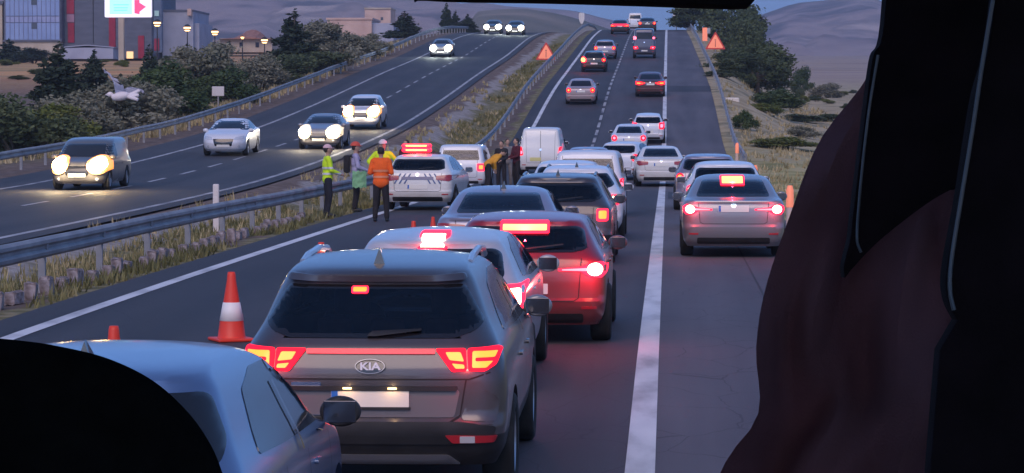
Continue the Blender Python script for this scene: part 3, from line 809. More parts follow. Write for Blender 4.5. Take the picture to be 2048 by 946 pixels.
    # ---- rear trim
    if hero != 'kia':
        if plate:
            pz = (.80 if kind != 'hatch' else .62) * hs if kind != 'van' else .62
            if style == 'arrow': pz = .84 if kind == 'sedan' else .60
            p = panel('licence_plate', rect(-.26, .26, pz - .055, pz + .055, .008), bvh, 'r', PLATEM, root, off=.014)
            panel('country_band', rect(-.256, -.215, pz - .05, pz + .05, .004), bvh, 'r', PBLUE, p, off=.017)
        if style:
            o_, cores = tails(kind, style)
            if d > 85 and on != 'off':  # far lenses enlarged so their red face stands in for a glow halo
                cxm = sum(p[0] for p in o_) / len(o_); czm = sum(p[1] for p in o_) / len(o_); q_ = 1.38
                o_ = [(cxm - .03 + (x - cxm) * q_, czm + (z_ - czm) * q_) for x, z_ in o_]
                cores = [[(cxm - .03 + (x - cxm) * 1.1, czm + (z_ - czm) * 1.1) for x, z_ in c_] for c_ in cores]
            for s in (-1, 1):
                oo = [(x * ws * s, z_ * hs) for x, z_ in o_]
                if s < 0: oo = oo[::-1]
                lens = panel('tail_light', oo, bvh, 'r', {'glow': TAILG, 'hot': TAILM, 'off': REDOFF, 'orange': TAILM, 'pink': TAILG}[on], root, off=.012, step=.04)
                if on != 'off':
                    for c_ in cores:
                        cc = [(x * ws * s, z_ * hs) for x, z_ in c_]
                        if s < 0: cc = cc[::-1]
                        panel('bulb', cc, bvh, 'r', {'glow': TAILC, 'hot': TAILW if c_ is cores[0] else MIDR, 'orange': TAILC, 'pink': PINKL}[on], lens, off=.026, step=.04)
                    if glow:
                        c0 = cores[0]; mx_ = sum(p[0] for p in c0) / len(c0); mz_ = sum(p[1] for p in c0) / len(c0)
                        lamp_light(root, (mx_ * ws * s, -L / 2 - .12, mz_ * hs), (1, .02, .045), glow)
        # tailgate lines, bumper insert, badge
        zb = {'suv': .62, 'hatch': .50, 'sedan': .60, 'van': .50}[kind] * hs
        zt = {'suv': 1.05, 'hatch': .98, 'sedan': .97, 'van': 1.68}[kind] * hs
        seam([(-.60 * ws, zt), (-.57 * ws, zb + .03), (-.52 * ws, zb), (.52 * ws, zb), (.57 * ws, zb + .03), (.60 * ws, zt)], bvh, 'r', root, .009, False)
        panel('bumper_insert', rect(-.62 * ws, .62 * ws, .25 * hs, .36 * hs, .03), bvh, 'r', PLAST, root, off=.012, step=.08)
        for s in (-1, 1):
            a, b_ = sorted((s * .60 * ws, s * .76 * ws))
            panel('reflector', rect(a, b_, .41 * hs, .44 * hs, .01), bvh, 'r', REDREF, root, off=.01)
        panel('badge', circ(0, (.93 if kind != 'van' else 1.0) * hs, .045), bvh, 'r', CHROME, root, off=.014)
    if brake:
        bw, bz, bh, bm_ = brake
        b0 = panel('high_brake_light', rect(-bw / 2, bw / 2, bz - bh / 2, bz + bh / 2, .02), bvh, 'r', TAILM, root, off=.02, step=.05)
        panel('bulb', rect(-bw / 2 + .03, bw / 2 - .03, bz - bh / 2 + .028, bz + bh / 2 - .026, .010), bvh, 'r', bm_, b0, off=.034, step=.05)
        if glow:
            h, *_ = bvh.ray_cast(Vector((0, -9, bz)), Vector((0, 1, 0)))
            lamp_light(root, (0, h.y - .14, bz), (1, .02, .045), glow * .8)
    # ---- front trim
    if front or oncoming:
        hm, halo, on_e = front
        zf = {'suv': .86, 'hatch': .72, 'sedan': .70, 'van': .86}[kind] * hs
        panel('grille', rpoly([(-.34, zf - .28), (.34, zf - .28), (.42, zf + .0), (-.42, zf + .0)], .03), bvh, 'f', GLOSS, root, off=.01, step=.08)
        panel('licence_plate', rect(-.26, .26, zf - .33, zf - .22, .008), bvh, 'f', PLATEM, root, off=.02)
        for s in (-1, 1):
            hp = [(s * .42, zf - .04), (s * .80, zf - .01), (s * .80, zf + .12), (s * .48, zf + .07)]
            if s < 0: hp = hp[::-1]
            le = panel('headlight', rpoly([(x * ws, z_) for x, z_ in hp], .04), bvh, 'f', halo if on_e else LENSOFF, root, off=.01, step=.05)
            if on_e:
                panel('glare_disc', circ(s * .62 * ws, zf + .03, .32, .28), bvh, 'f', halo, le, off=.045, step=.05, thick=.05)  # glowing disc wider than the lamp, standing in for glare
                panel('bulb', circ(s * .62 * ws, zf + .035, .22, .20), bvh, 'f', hm, le, off=.07, step=.05, thick=.03)  # bulb disc oversized to widen the painted glare
                lamp_light(root, (s * .66 * ws, L / 2 + .25, zf + .03), (1, .8, .5) if hm is not HEADC else (.9, 1, .95), on_e)
                c = hm
            panel('fog_light', circ(s * .62 * ws, .40 * hs, .05), bvh, 'f', LENSOFF, root, off=.01)
    if rails:
        for s in (-1, 1):
            bm = bm_new(); pts = [(-1.16, 1.50), (-1.08, 1.575), (-.8, 1.61), (-.2, 1.622), (.30, 1.59), (.45, 1.54)]
            for a, b_ in zip(pts, pts[1:]): add_cyl(bm, (s * .59 * ws, a[0] * ls, a[1] * hs), (s * .59 * ws, b_[0] * ls, b_[1] * hs), .026, n=8); add_ell(bm, (s * .59 * ws, b_[0] * ls, b_[1] * hs), (.026,) * 3, 1)
            obj('roof_rail', bm, rails, root, True)
    if fin:
        fy = {'suv': -L / 2 + .72, 'hatch': -L / 2 + .66, 'sedan': -L / 2 + 1.5, 'van': -L / 2 + .6}[kind]; fz = H - .055
        q = 1.5; v = [(-.032 * q, fy - .06, fz - .01), (.032 * q, fy - .06, fz - .01), (.02, fy + .16, fz + .02), (-.02, fy + .16, fz + .02), (0, fy - .05, fz + .085 * q), (0, fy - .01, fz + .09 * q)]
        pydata('antenna_fin', v, [(0, 1, 4), (1, 2, 5, 4), (2, 3, 5), (3, 0, 4, 5)], GLOSS, root, False)
    if antenna:
        bm = bm_new(); add_cyl(bm, (.0, -L / 2 + .75, H - .05), (.0, -L / 2 + .45, H + .42), .006, .003, 6); obj('antenna', bm, PLAST, root)
    return root, bvh, L

# paints
WHITE = paint('paint_white', (.66, .66, .70), .0, .35)
WHITE2 = paint('paint_cream_white', (.70, .67, .64), .0, .4)
SILVER = paint('paint_silver', (.24, .235, .26), .45, .38)
DGREY = paint('paint_dark_grey', (.060, .055, .062), .40, .36)
MAUVE = paint('paint_mauve_grey', (.27, .24, .30), .45, .35)
RED = paint('paint_red', (.21, .006, .014), .15, .38)
BROWNG = paint('paint_brown_grey', (.06, .05, .055), .4, .4)
BLUES = paint('paint_blue_silver', (.09, .145, .26), .45, .30)
BLACKP = paint('paint_black', (.02, .02, .024), .3, .35)

def text_mesh(s, size, m, parent, name, loc, rot, depth=.003, sx=1.0, bold=0.0):
    cu = bpy.data.curves.new(name, 'FONT'); cu.body = s; cu.size = size; cu.extrude = depth; cu.align_x = 'CENTER'; cu.align_y = 'CENTER'; cu.offset = bold
    o = bpy.data.objects.new('tmp', cu); C.objects.link(o)
    dg = bpy.context.evaluated_depsgraph_get(); me = bpy.data.meshes.new_from_object(o.evaluated_get(dg)); bpy.data.objects.remove(o)
    me.materials.clear(); me.materials.append(m)
    t = link(name, me, parent); t.location = loc; t.rotation_euler = rot; t.scale = (sx, 1, 1)
    return t

# 1 -- the dark grey SUV in front (hero)
def hero_suv():
    root, bvh, L = car('suv', 'dark grey SUV filling the foreground with a red light strip across its tailgate', 'suv', -1.98, 18.5, DGREY, style=None, hero='kia', plate=False,
                       rails=paint('paint_rail', (.38, .39, .42), .6, .3), fin=True, clad=.50, tint=True, mirrorm=SILVER, wiper=False)
    # tail lights traced to their shape
    outer = rpoly([(.655, .925), (.76, .92), (.835, .965), (.865, 1.055), (.84, 1.075), (.645, 1.07)], .02)
    inner = rpoly([(.43, 1.068), (.635, 1.07), (.645, .925), (.545, .918)], .018)
    for s in (1, -1):
        for nm, pl, cores in (('tail_light', outer, [rpoly([(.68, .945), (.77, .945), (.81, .985), (.70, .985), (.70, 1.01), (.82, 1.01), (.835, 1.045), (.68, 1.05)], .01)]),
                              ('tail_light', inner, [rpoly([(.60, 1.045), (.50, 1.045), (.53, .995), (.625, .985)], .01), rpoly([(.625, .965), (.545, .972), (.57, .94), (.63, .94)], .008)])):
            f_ = (lambda P_: P_) if s > 0 else mirror
            le = panel(nm, f_(pl), bvh, 'r', TAILG, root, off=.014, step=.035)
            for c in cores: panel('bulb', f_(c), bvh, 'r', TAILC, le, off=.022, step=.03)
        lamp_light(root, (s * .66, -L / 2 - .10, .99), (1, .05, .04), 2.2)
    panel('light_strip', rpoly([(-.43, 1.035), (.43, 1.035), (.43, 1.066), (-.43, 1.066)], .008), bvh, 'r', mat('strip_red', (.5, .02, .03), .25, emit=(1, .02, .05), es=.35), root, off=.016)
    b = panel('high_brake_light', rect(-.16, -.045, 1.415, 1.465, .015), bvh, 'r', TAILM, root, off=.01, step=.03)
    panel('bulb', rect(-.148, -.057, 1.425, 1.455, .01), bvh, 'r', TAILC, b, off=.016, step=.03)
    # spoiler lip above the window
    panel('rear_spoiler', rpoly([(-.60, 1.495), (.60, 1.495), (.58, 1.54), (-.58, 1.54)], .02), bvh, 'r', DGREY, root, off=.035, step=.05, thick=.06)
    # badge oval with letters
    bd = panel('badge', circ(0, .955, .105, .052, 28), bvh, 'r', GLOSS, root, off=.012, step=.03)
    seam(circ(0, .955, .098, .046, 28), bvh, 'r', bd, .005, True, 'badge_ring', mat('ring_grey', (.25, .25, .27), .3, .6), .0145)
    h, *_ = bvh.ray_cast(Vector((0, -9, .955)), Vector((0, 1, 0)))
    text_mesh('KIA', .070, mat('badge_letter', (.78, .78, .82), .35), bd, 'badge_lettering', (0, h.y - .018, .955), (R(90), 0, 0), .004, 1.25, .002)
    panel('chrome_badge', rect(-.53, -.33, .82, .85, .012), bvh, 'r', CHROME, root, off=.012)
    # tailgate recess with plate
    seam([(-.80, .915), (-.66, .87), (.66, .87), (.80, .915)], bvh, 'r', root, .010, False)
    seam([(.64, .87), (.60, .63), (.52, .58), (-.52, .58), (-.60, .63), (-.64, .87)], bvh, 'r', root, .010, False)
    rc = panel('plate_recess', rpoly([(-.56, .615), (.56, .615), (.60, .80), (-.60, .80)], .03), bvh, 'r', mat('recess_grey', (.17, .145, .15), .45, .3, .3), root, off=.006)
    panel('garnish', rect(-.58, .58, .795, .825, .01), bvh, 'r', PLAST, root, off=.03, step=.08)
    p = panel('licence_plate', rect(-.26, .26, .685, .80, .008), bvh, 'r', PLATEL, root, off=.020)
    panel('country_band', rect(-.258, -.215, .688, .797, .004), bvh, 'r', PBLUE, p, off=.024)
    panel('plate_frame', rect(-.27, .27, .668, .687, .004), bvh, 'r', PLAST, root, off=.021)
    wl = mat('plate_lamp', (1, .8, .5), .3, emit=(1, .55, .18), es=1.6)
    for x in (-.15, .15):
        panel('plate_lamp', rect(x - .03, x + .03, .806, .818, .004), bvh, 'r', wl, root, off=.036)
        lamp_light(root, (x, -L / 2 - .03, .815), (1, .62, .28), .10, .01)
    # bumper: black cladding insert, reflectors, skid plate
    panel('bumper_cover', rpoly([(-.80, .44), (.80, .44), (.84, .56), (.60, .585), (-.60, .585), (-.84, .56)], .03), bvh, 'r', PLAST, root, off=.012, step=.06)
    for s in (1, -1):
        f_ = (lambda P_: P_) if s > 0 else mirror
        rf = panel('reflector', f_(rpoly([(.50, .505), (.84, .50), (.82, .455), (.55, .45)], .012)), bvh, 'r', REDREF, root, off=.022, step=.04)
        panel('reverse_lamp', f_(rect(.60, .70, .455, .50, .005)), bvh, 'r', mat('reverse_lens', (.55, .5, .5), .3), rf, off=.028, step=.04)
    panel('skid_plate', rpoly([(-.60, .30), (.60, .30), (.52, .37), (-.52, .37)], .02), bvh, 'r', mat('skid_silver', (.38, .37, .38), .35, .6), root, off=.02, step=.06)
    # rear shoulder black quarter patch
    panel('fog_insert', rpoly([(.60, .60), (.84, .585), (.86, .74), (.78, .80), (.68, .79)], .03), bvh, 'r', DGREY, root, off=.004, step=.05)
    panel('rear_wiper', rpoly([(-.03, 1.14), (.03, 1.14), (.33, 1.175), (.33, 1.186), (0, 1.17)], .006), bvh, 'r', PLAST, root, off=.028, step=.04)
    return root
hero_suv()

Q = 'cars queueing in the right lane'
car('crossover', 'white crossover with a square brake lamp, ahead of the dark grey SUV', 'hatch', -2.12, 24.8, paint('paint_pearl', (.42, .42, .45), .1, .36), 'square', 'hot', ws=1.0, ls=1.02, hs=.985,
    brake=(.27, 1.37, .135, TAILW), glow=3, tint=True)
car('hatchback', 'glossy red hatchback with arrow shaped tail lights and a wide glowing brake bar', 'hatch', -1.54, 29.8, RED, 'arrow', 'hot', hs=.94, ws=1.03,
    brake=(.53, 1.24, .135, TAILY), glow=9, tint=True)
car('sedan', 'mauve grey sedan with roof fin, seen over the roof of the red hatchback', 'sedan', -2.42, 39.8, MAUVE, 'wide', 'off', fin=True, antenna=True, ws=1.02, hs=.96)
car('suv', 'black brown SUV with roof rails and one orange tail light showing, behind the mauve sedan', 'suv', -1.80, 45.2, BROWNG, 'square', 'orange', rails=BLACKP, fin=True, clad=.5, tint=True, glow=1.0, hs=.905)
car('suv', 'white SUV with dark roof bars just ahead of the black brown SUV', 'suv', -1.78, 54.0, WHITE, 'square', 'hot', rails=BLACKP, hs=.895, fin=True, glow=.8)
car('hatchback', 'white hatchback squeezed between two taller white vehicles in the queue', 'hatch', -2.2, 60.4, WHITE, 'round', 'glow', glow=.6)
car('minivan', 'tall white minivan standing above the other white cars of the queue', 'van', -1.95, 67.6, WHITE, 'vert', 'pink', hs=.885, glow=.6, pax=True)
car('hatchback', 'purple grey hatchback ahead of the tall white minivan, only its roof showing', 'hatch', -2.67, 93, MAUVE, 'round', 'glow', ws=1.0)
car('hatchback', 'white hatchback turned slightly across the lane beside the straddling white sedan', 'hatch', -1.55, 107, WHITE, 'round', 'glow', rz=R(-12))
car('sedan', 'cream white sedan with unlit lamps straddling the solid line', 'sedan', -.32, 99.5, WHITE2, 'wide', 'off', rz=R(2), group='cars merging beyond the queue')
car('sedan', 'white sedan with both pink tail lights lit, behind the turned white hatchback', 'sedan', -1.82, 130, WHITE, 'round', 'pink', ws=.95, group='cars merging beyond the queue')
car('hatchback', 'white hatchback hugging the solid line uphill of the pink lit white sedan', 'hatch', -1.0, 140, WHITE, 'square', 'pink', ws=.95, group='cars merging beyond the queue')

SH = 'cars on the right shoulder'
r1, bvh1, L1 = car('sedan', 'silver grey sedan nearest on the right shoulder, tail lights and brake bar glaring', 'sedan', 1.12, 47.9, SILVER, 'arrow', 'hot', brake=(.42, 1.29, .165, TAILY), glow=5, group=SH, tint=True, hs=.97)
car('hatchback', 'pale hatchback right ahead of the silver grey sedan on the shoulder', 'hatch', 1.22, 59.5, WHITE, 'round', 'hot', group=SH, glow=.6)
car('hatchback', 'pale mauve hatchback first in the row on the right shoulder', 'hatch', 1.05, 73, MAUVE, 'round', 'glow', group=SH)

# left side vehicles
pol, pbvh, pL = car('police_car', 'white police hatchback with blue stripes and red flashing roof bar parked at the left line', 'hatch', -6.4, 72.5, WHITE2, 'wide', 'off', rz=R(-3), ws=1.06, cat='police car', group=None, ls=1.05)
for s in (1, -1):
    f_ = (lambda P_: P_) if s > 0 else mirror
    for k in range(3):
        panel('stripe', f_(rpoly([(.16 + k * .13, .96), (.20 + k * .13, .96), (.36 + k * .13, .70), (.32 + k * .13, .70)], .004)), pbvh, 'r', mat('police_blue', (.06, .10, .24), .4), pol, off=.010)
panel('rear_garnish', rect(-.42, .42, .80, .88, .02), pbvh, 'r', mat('garnish_violet', (.16, .15, .24), .35), pol, off=.014)
bm = bm_new(); add_box(bm, (-.06, -.75, 1.48), (.98, .24, .05), None, .02); lb = obj('light_bar', bm, PLAST, pol)
for zz in (1.56, 1.675):
    bm = bm_new(); add_box(bm, (-.20, -.75, zz), (.78, .24, .105), None, .045); a_ = obj('red_lamp', bm, mat('beacon_red', (.5, .01, .02), .3, emit=(1, .008, .03), es=1.8), lb)
    bm = bm_new(); add_box(bm, (-.20, -.872, zz), (.56, .02, .04), None, .009); obj('bulb', bm, TAILY, lb)
lamp_light(pol, (-.2, -1.1, 1.62), (1, .04, .06), 14)
car('van', 'small white van with an orange tail light parked just beyond the police car', 'van', -7.05, 95, WHITE, 'square', 'orange', ws=.98, hs=.84, pax=True, cat='van', group='vehicles stopped at the left edge')
vn, vb, vl = car('van', 'white panel van with windowless rear doors stopped in the left lane', 'van', -5.1, 112, WHITE2, 'vert', 'pink', ws=.98, hs=1.05, cat='van', group='vehicles stopped at the left edge', refl=True, plate=False)
seam([(0, .45), (0, 1.80)], vb, 'r', vn, .015, False, 'door_gap')
panel('licence_plate', rect(-.42, .02, .60, .74, .01), vb, 'r', mat('plate_yellow', (.62, .55, .22), .5), vn, off=.016)

FA = 'cars climbing the hill ahead'
def far(*a, **k): return car(*a, group=FA, door_lines=False, **k)
far('sedan', 'dark topped beige tailed sedan, nearest car in the left lane climbing the hill', 'sedan', -5.15, 165, paint('paint_beige', (.40, .30, .30), .2, .4), 'round', 'glow', tint=True)
far('sedan', 'dark red car with eye shaped tail lights touching the solid line on the climb', 'sedan', -1.1, 171, paint('paint_dark_red', (.10, .03, .035), .3, .4), 'eye', 'glow')
fc, fb, fL = far('hatchback', 'black car with one glaring left lamp in the left lane of the climb', 'hatch', -5.3, 200, BLACKP, 'round', 'glow')
panel('hazard_lamp', circ(-.73, .87, .20), fb, 'r', TAILM, fc, off=.06, step=.06); panel('bulb', circ(-.73, .87, .13), fb, 'r', TAILY, fc, off=.09, step=.06)
lamp_light(fc, (-.73, -fL / 2 - .4, .87), (1, .08, .05), 12)
far('hatchback', 'grey hatchback with two round tail lights above the glaring black car', 'hatch', -5.0, 221, MAUVE, 'round', 'glow')
mvn, mb_, ml_ = far('minibus', 'tall blue grey minibus with four lamps in the right lane near the crest', 'van', -1.9, 222, paint('paint_blue_grey', (.06, .06, .10), .3, .35), 'low', 'pink', hs=1.28, tint=True)
for s in (-1, 1): panel('upper_lamp', circ(s * .74, 1.62, .13 if s < 0 else .08), mb_, 'r', PINKL, mvn, off=.03)
far('sedan', 'dark car with one wide red lamp bar at the crest in the left lane', 'sedan', -4.85, 280, BLACKP, 'eye', 'glow', brake=(1.5, .92, .16, TAILG))
far('sedan', 'dark car with two crossed red lamps at the crest in the right lane', 'sedan', -2.2, 292, BLACKP, 'round', 'glow', ws=1.05)
far('van', 'round topped white van between the two crest cars', 'van', -3.75, 318, WHITE, 'vert', 'off', cat='van', ws=.95, hs=1.1)

ON = 'oncoming vehicles with headlights'
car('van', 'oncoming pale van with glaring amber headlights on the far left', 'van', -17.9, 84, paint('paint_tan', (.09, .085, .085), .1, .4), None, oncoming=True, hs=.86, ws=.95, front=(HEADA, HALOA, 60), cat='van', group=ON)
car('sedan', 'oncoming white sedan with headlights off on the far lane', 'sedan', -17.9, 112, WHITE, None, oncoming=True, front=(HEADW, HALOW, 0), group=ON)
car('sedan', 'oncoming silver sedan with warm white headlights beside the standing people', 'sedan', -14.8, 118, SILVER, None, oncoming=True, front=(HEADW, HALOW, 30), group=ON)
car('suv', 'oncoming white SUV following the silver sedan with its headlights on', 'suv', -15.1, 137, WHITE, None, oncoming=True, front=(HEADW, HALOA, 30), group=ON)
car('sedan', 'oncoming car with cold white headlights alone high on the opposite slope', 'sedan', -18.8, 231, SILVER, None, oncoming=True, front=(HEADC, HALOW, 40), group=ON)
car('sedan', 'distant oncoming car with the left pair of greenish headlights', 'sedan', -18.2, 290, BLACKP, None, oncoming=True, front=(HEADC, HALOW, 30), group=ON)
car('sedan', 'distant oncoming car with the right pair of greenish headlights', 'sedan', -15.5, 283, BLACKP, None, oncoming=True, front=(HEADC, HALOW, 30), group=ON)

# the blue-silver car beside the bus, bottom left
bc, bcb, bcl = car('car', 'blue silver car at the bottom left, partly hidden by the black headrest', 'suv', -2.70, 12.15, BLUES, 'wide', 'off', group=None, mirrorm=PLAST, fin=True, hs=.925, ws=.94, ls=.93,
    rw_over=rpoly([(-.70, 1.06), (.70, 1.06), (.70, 1.16), (.60, 1.37), (-.60, 1.37), (-.70, 1.16)], .05), seethru=False, wiper=False)
panel('front_pillar', rpoly([(.94, .985), (1.08, .98), (.62, 1.33), (.44, 1.36)], .02), bcb, 'R', GLOSS, bc, off=.012, step=.05)

# ------------------------------------------------------------------ vegetation
def leaf_mat(name, c1, c2, c3):
    m = noisy(name, [(.3, c1), (.5, c2), (.72, c3)], 1.3, 7, .8, spec=.2)
    return m
L_DARK = leaf_mat('leaves_dark', (.035, .05, .024), (.070, .092, .042), (.13, .145, .07))
L_CON = leaf_mat('needles', (.015, .028, .018), (.03, .045, .028), (.055, .07, .04))
L_GREY = leaf_mat('leaves_grey', (.11, .115, .075), (.19, .185, .13), (.28, .26, .19))
L_GRN = leaf_mat('leaves_green', (.03, .055, .018), (.055, .085, .03), (.10, .12, .045))
L_YEL = leaf_mat('leaves_yellow', (.07, .09, .02), (.13, .15, .035), (.22, .20, .07))
BARK = noisy('bark', [(.3, (.05, .038, .03)), (.7, (.12, .095, .075))], 6, 6, .9, stretch=(3, 3, .5))

def leaf_cloud(blobs, n, size, seed, conic=False):
    """many small leaf faces through the volume of a set of blobs (centre, radii)"""
    rg = np.random.default_rng(seed); v = []; f = []
    wts = np.array([b[1][0] * b[1][1] * b[1][2] for b in blobs]) ** .75; wts /= wts.sum()
    ks = rg.choice(len(blobs), n, p=wts)
    for k in ks:
        c, r_ = blobs[k]
        u = rg.normal(size=3); u /= np.linalg.norm(u) + 1e-9; rr = rg.random() ** .45 * (1 + .16 * rg.normal())
        p = np.array(c) + u * np.array(r_) * rr
        a = rg.normal(size=3); a /= np.linalg.norm(a); b = np.cross(a, rg.normal(size=3)); b /= np.linalg.norm(b) + 1e-9
        s = size * (.5 + rg.random()); i = len(v)
        v += [p - a * s, p + b * s * .55, p + a * s, p - b * s * .55 + np.cross(a, b) * s * .2]
        f.append((i, i + 1, i + 2, i + 3))
    return v, f
PLANTS = {}
def plant_mesh(kind, var):
    key = (kind, var)
    if key in PLANTS: return PLANTS[key]
    rg = random.Random(hash2(len(kind) * 7 + var * 13, var + 5) * 1e6)
    tb = bm_new()
    if kind == 'conifer':
        H = 1.0; blobs = []; 
        for i in range(11):
            t = i / 10; z = .10 + .86 * t; r_ = .25 * (1 - t) ** .8 + .012
            for k in range(5 if t < .8 else 2):
                a = rg.random() * 6.28; rad = r_ * (.35 + .35 * rg.random())
                blobs.append(((math.cos(a) * rad, math.sin(a) * rad, z - .03 * rg.random()), (r_ * .55, r_ * .55, .055)))
        v, f = leaf_cloud(blobs, 5200, .026, var + 11)
        add_cyl(tb, (0, 0, -.06), (0, 0, .92), .022, .004, 7)
    elif kind == 'tree':
        blobs = []; n = 16
        for i in range(n):
            a = rg.random() * 6.28; h = rg.random(); rad = .40 * math.sqrt(rg.random()) * (1.15 - .9 * abs(h - .4))
            blobs.append(((math.cos(a) * rad, math.sin(a) * rad, .20 + .66 * h), (.12 + .10 * rg.random(), .12 + .10 * rg.random(), .09 + .07 * rg.random())))
        v, f = leaf_cloud(blobs, 9000, .022, var + 31)
        add_cyl(tb, (0, 0, -.08), (0, 0, .42), .032, .018, 8)
        for b in blobs[:8]:
            add_cyl(tb, (0, 0, .22 + .15 * rg.random()), (b[0][0] * .9, b[0][1] * .9, b[0][2]), .014, .004, 5)
    else:   # bush
        blobs = []
        for i in range(12):
            a = rg.random() * 6.28; rad = .40 * math.sqrt(rg.random())
            blobs.append(((math.cos(a) * rad, math.sin(a) * rad, .20 + .70 * rg.random() * (1 - .7 * rad)), (.14 + .12 * rg.random(), .14 + .12 * rg.random(), .12 + .12 * rg.random())))
        v, f = leaf_cloud(blobs, 7500, .026, var + 71)
        for b in blobs[:7]: add_cyl(tb, (0, 0, -.08), (b[0][0] * .9, b[0][1] * .9, b[0][2]), .014, .004, 5)
    me = bpy.data.meshes.new('crown'); me.from_pydata([tuple(p) for p in v], [], f)
    tm = bpy.data.meshes.new('trunk'); tb.to_mesh(tm); tb.free(); tm.materials.append(BARK)
    PLANTS[key] = (me, tm, {})
    return PLANTS[key]
def plant(name, label, kind, var, X, d, h, wd, m, group=None, cat='tree', z=None):
    me, tm, byM = plant_mesh(kind, var)
    if m.name not in byM:
        c = me.copy(); c.materials.append(m); byM[m.name] = c
    k = wd / {'conifer': .5, 'tree': 1.0, 'bush': 1.0}[kind]
    r = empty(name, (X, d, gz(X, d) if z is None else z), random.random() * 6.28, label, cat, group)
    for nm, q in (('crown', byM[m.name]), ('trunk', tm)):
        o = link(nm, q, r); o.scale = (k, k, h)
    return r
GL = 'trees and bushes along the far shoulder'
def px_at(px, d): return d * math.tan(math.atan((px - 1024) / F) - YAW)
def z_at(py, d): return CAMZ + (244 - py) * d / F
veg_left = [  # kind, px, depth, width px, top y, base y
    ('conifer', 20, 330, 60, 78, 115, L_CON, 'small dark conifer at the left edge in front of the cream wall'),
    ('bush', 70, 320, 70, 96, 116, L_CON, 'low dark shrub beside the small conifer below the blue glass building'),
    ('bush', 40, 118, 190, 180, 285, L_DARK, 'dark bush at the left frame edge behind the tan van'),
    ('conifer', 118, 150, 110, 92, 275, L_CON, 'tall ragged conifer standing in the field left of the white bird'),
    ('bush', 150, 128, 150, 190, 275, L_GREY, 'grey green bush at the foot of the ragged conifer'),
    ('conifer', 190, 175, 70, 105, 225, L_CON, 'slim dark conifer just left above the white bird'),
    ('bush', 235, 138, 170, 160, 262, L_GREY, 'pale grey bush behind the white bird'),
    ('bush', 100, 122, 170, 215, 292, L_YEL, 'olive yellow bush low behind the glaring van'),
    ('conifer', 300, 165, 60, 98, 225, L_CON, 'thin conifer in front of the lamp post by the billboard'),
    ('bush', 330, 150, 160, 130, 240, L_GRN, 'deep green rounded bush right of the white bird'),
    ('bush', 300, 145, 110, 170, 255, L_GREY, 'greyish bush low between white bird and deep green bush'),
    ('tree', 400, 168, 140, 88, 205, L_GREY, 'grey leaved tree under the orange street lamps'),
    ('bush', 455, 165, 120, 138, 208, L_GRN, 'green bush beside the small white road sign'),
    ('conifer', 590, 200, 95, 28, 165, L_CON, 'largest dark conifer rising over the pink houses'),
    ('bush', 555, 188, 120, 104, 178, L_DARK, 'dark bush at the left foot of the largest conifer'),
    ('tree', 650, 205, 110, 45, 160, L_GREY, 'grey leaved tree right of the largest conifer'),
    ('bush', 520, 180, 90, 112, 185, L_GREY, 'grey bush between green bush and largest conifer'),
    ('bush', 620, 200, 110, 100, 165, L_DARK, 'low dark bush under the grey leaved tree'),
    ('bush', 700, 225, 90, 66, 138, L_GREY, 'grey bush in front of the long pink wall'),
    ('bush', 745, 235, 60, 70, 120, L_GREY, 'small brownish bush at the right end of the pink wall'),
    ('conifer', 810, 280, 60, 26, 84, L_CON, 'stout conifer on the slope above the lone cold headlights'),
    ('conifer', 893, 330, 26, 8, 62, L_CON, 'leftmost of three slim conifers near the distant headlights'),
    ('conifer', 912, 330, 24, 24, 62, L_CON, 'middle of three slim conifers near the distant headlights'),
    ('conifer', 936, 330, 34, 30, 62, L_CON, 'rightmost and widest of three slim conifers near the distant headlights'),
]
for i, (k, px, d, wp, ty, by, m, lab) in enumerate(veg_left):
    s = F / d; X = px_at(px, d); z0 = gz(X, d) - .1; h = max(.8, z_at(ty, d) - z0)
    plant({'conifer': 'conifer', 'tree': 'tree', 'bush': 'bush'}[k], lab, k, i % 3, X, d, h * 1.12, wp / s * 1.35, m, GL, {'conifer': 'conifer', 'tree': 'tree', 'bush': 'bush'}[k], z0)
veg_right = [
    ('tree', 1400, 300, 110, 6, 105, L_DARK, 'big dark tree at the crest, left half under the sun visor'),
    ('tree', 1460, 290, 130, 12, 112, L_DARK, 'big dark tree at the crest beside the warning triangle'),
    ('tree', 1500, 262, 90, 40, 150, L_DARK, 'dark tree stepping down the bank from the crest'),
    ('tree', 1515, 215, 130, 88, 215, L_DARK, 'round dark tree half way down the right bank'),
    ('tree', 1470, 208, 100, 105, 205, L_DARK, 'dark shrubby tree next to the guardrail above the pale block'),
    ('bush', 1445, 195, 60, 150, 200, L_DARK, 'small dark bush at the rail above the pale block'),
    ('bush', 1545, 180, 100, 182, 265, L_GRN, 'green bush on the tan bank below the round tree'),
    ('bush', 1530, 172, 60, 205, 262, L_YEL, 'yellow green bush on the tan bank'),
    ('bush', 1490, 150, 40, 222, 262, L_GRN, 'small green tuft bush just outside the guardrail'),
    ('bush', 1600, 185, 90, 232, 262, L_DARK, 'dark hedge like bush low on the tan bank'),
    ('bush', 1640, 190, 70, 240, 268, L_DARK, 'dark bush touching the curtain edge'),
    ('bush', 1603, 330, 40, 136, 165, L_GRN, 'lone bush at the top of the pale track'),
    ('bush', 1597, 270, 20, 176, 188, L_DARK, 'tiny shrub on the pale track'),
    ('bush', 1592, 240, 34, 192, 210, L_GREY, 'small grey shrub on the pale track below the tiny one'),
    ('bush', 1655, 290, 60, 168, 200, L_GREY, 'grey scrub on the slope by the curtain'),
    ('bush', 1560, 140, 120, 300, 345, L_YEL, 'low yellow green weeds right of the marker posts'),
]
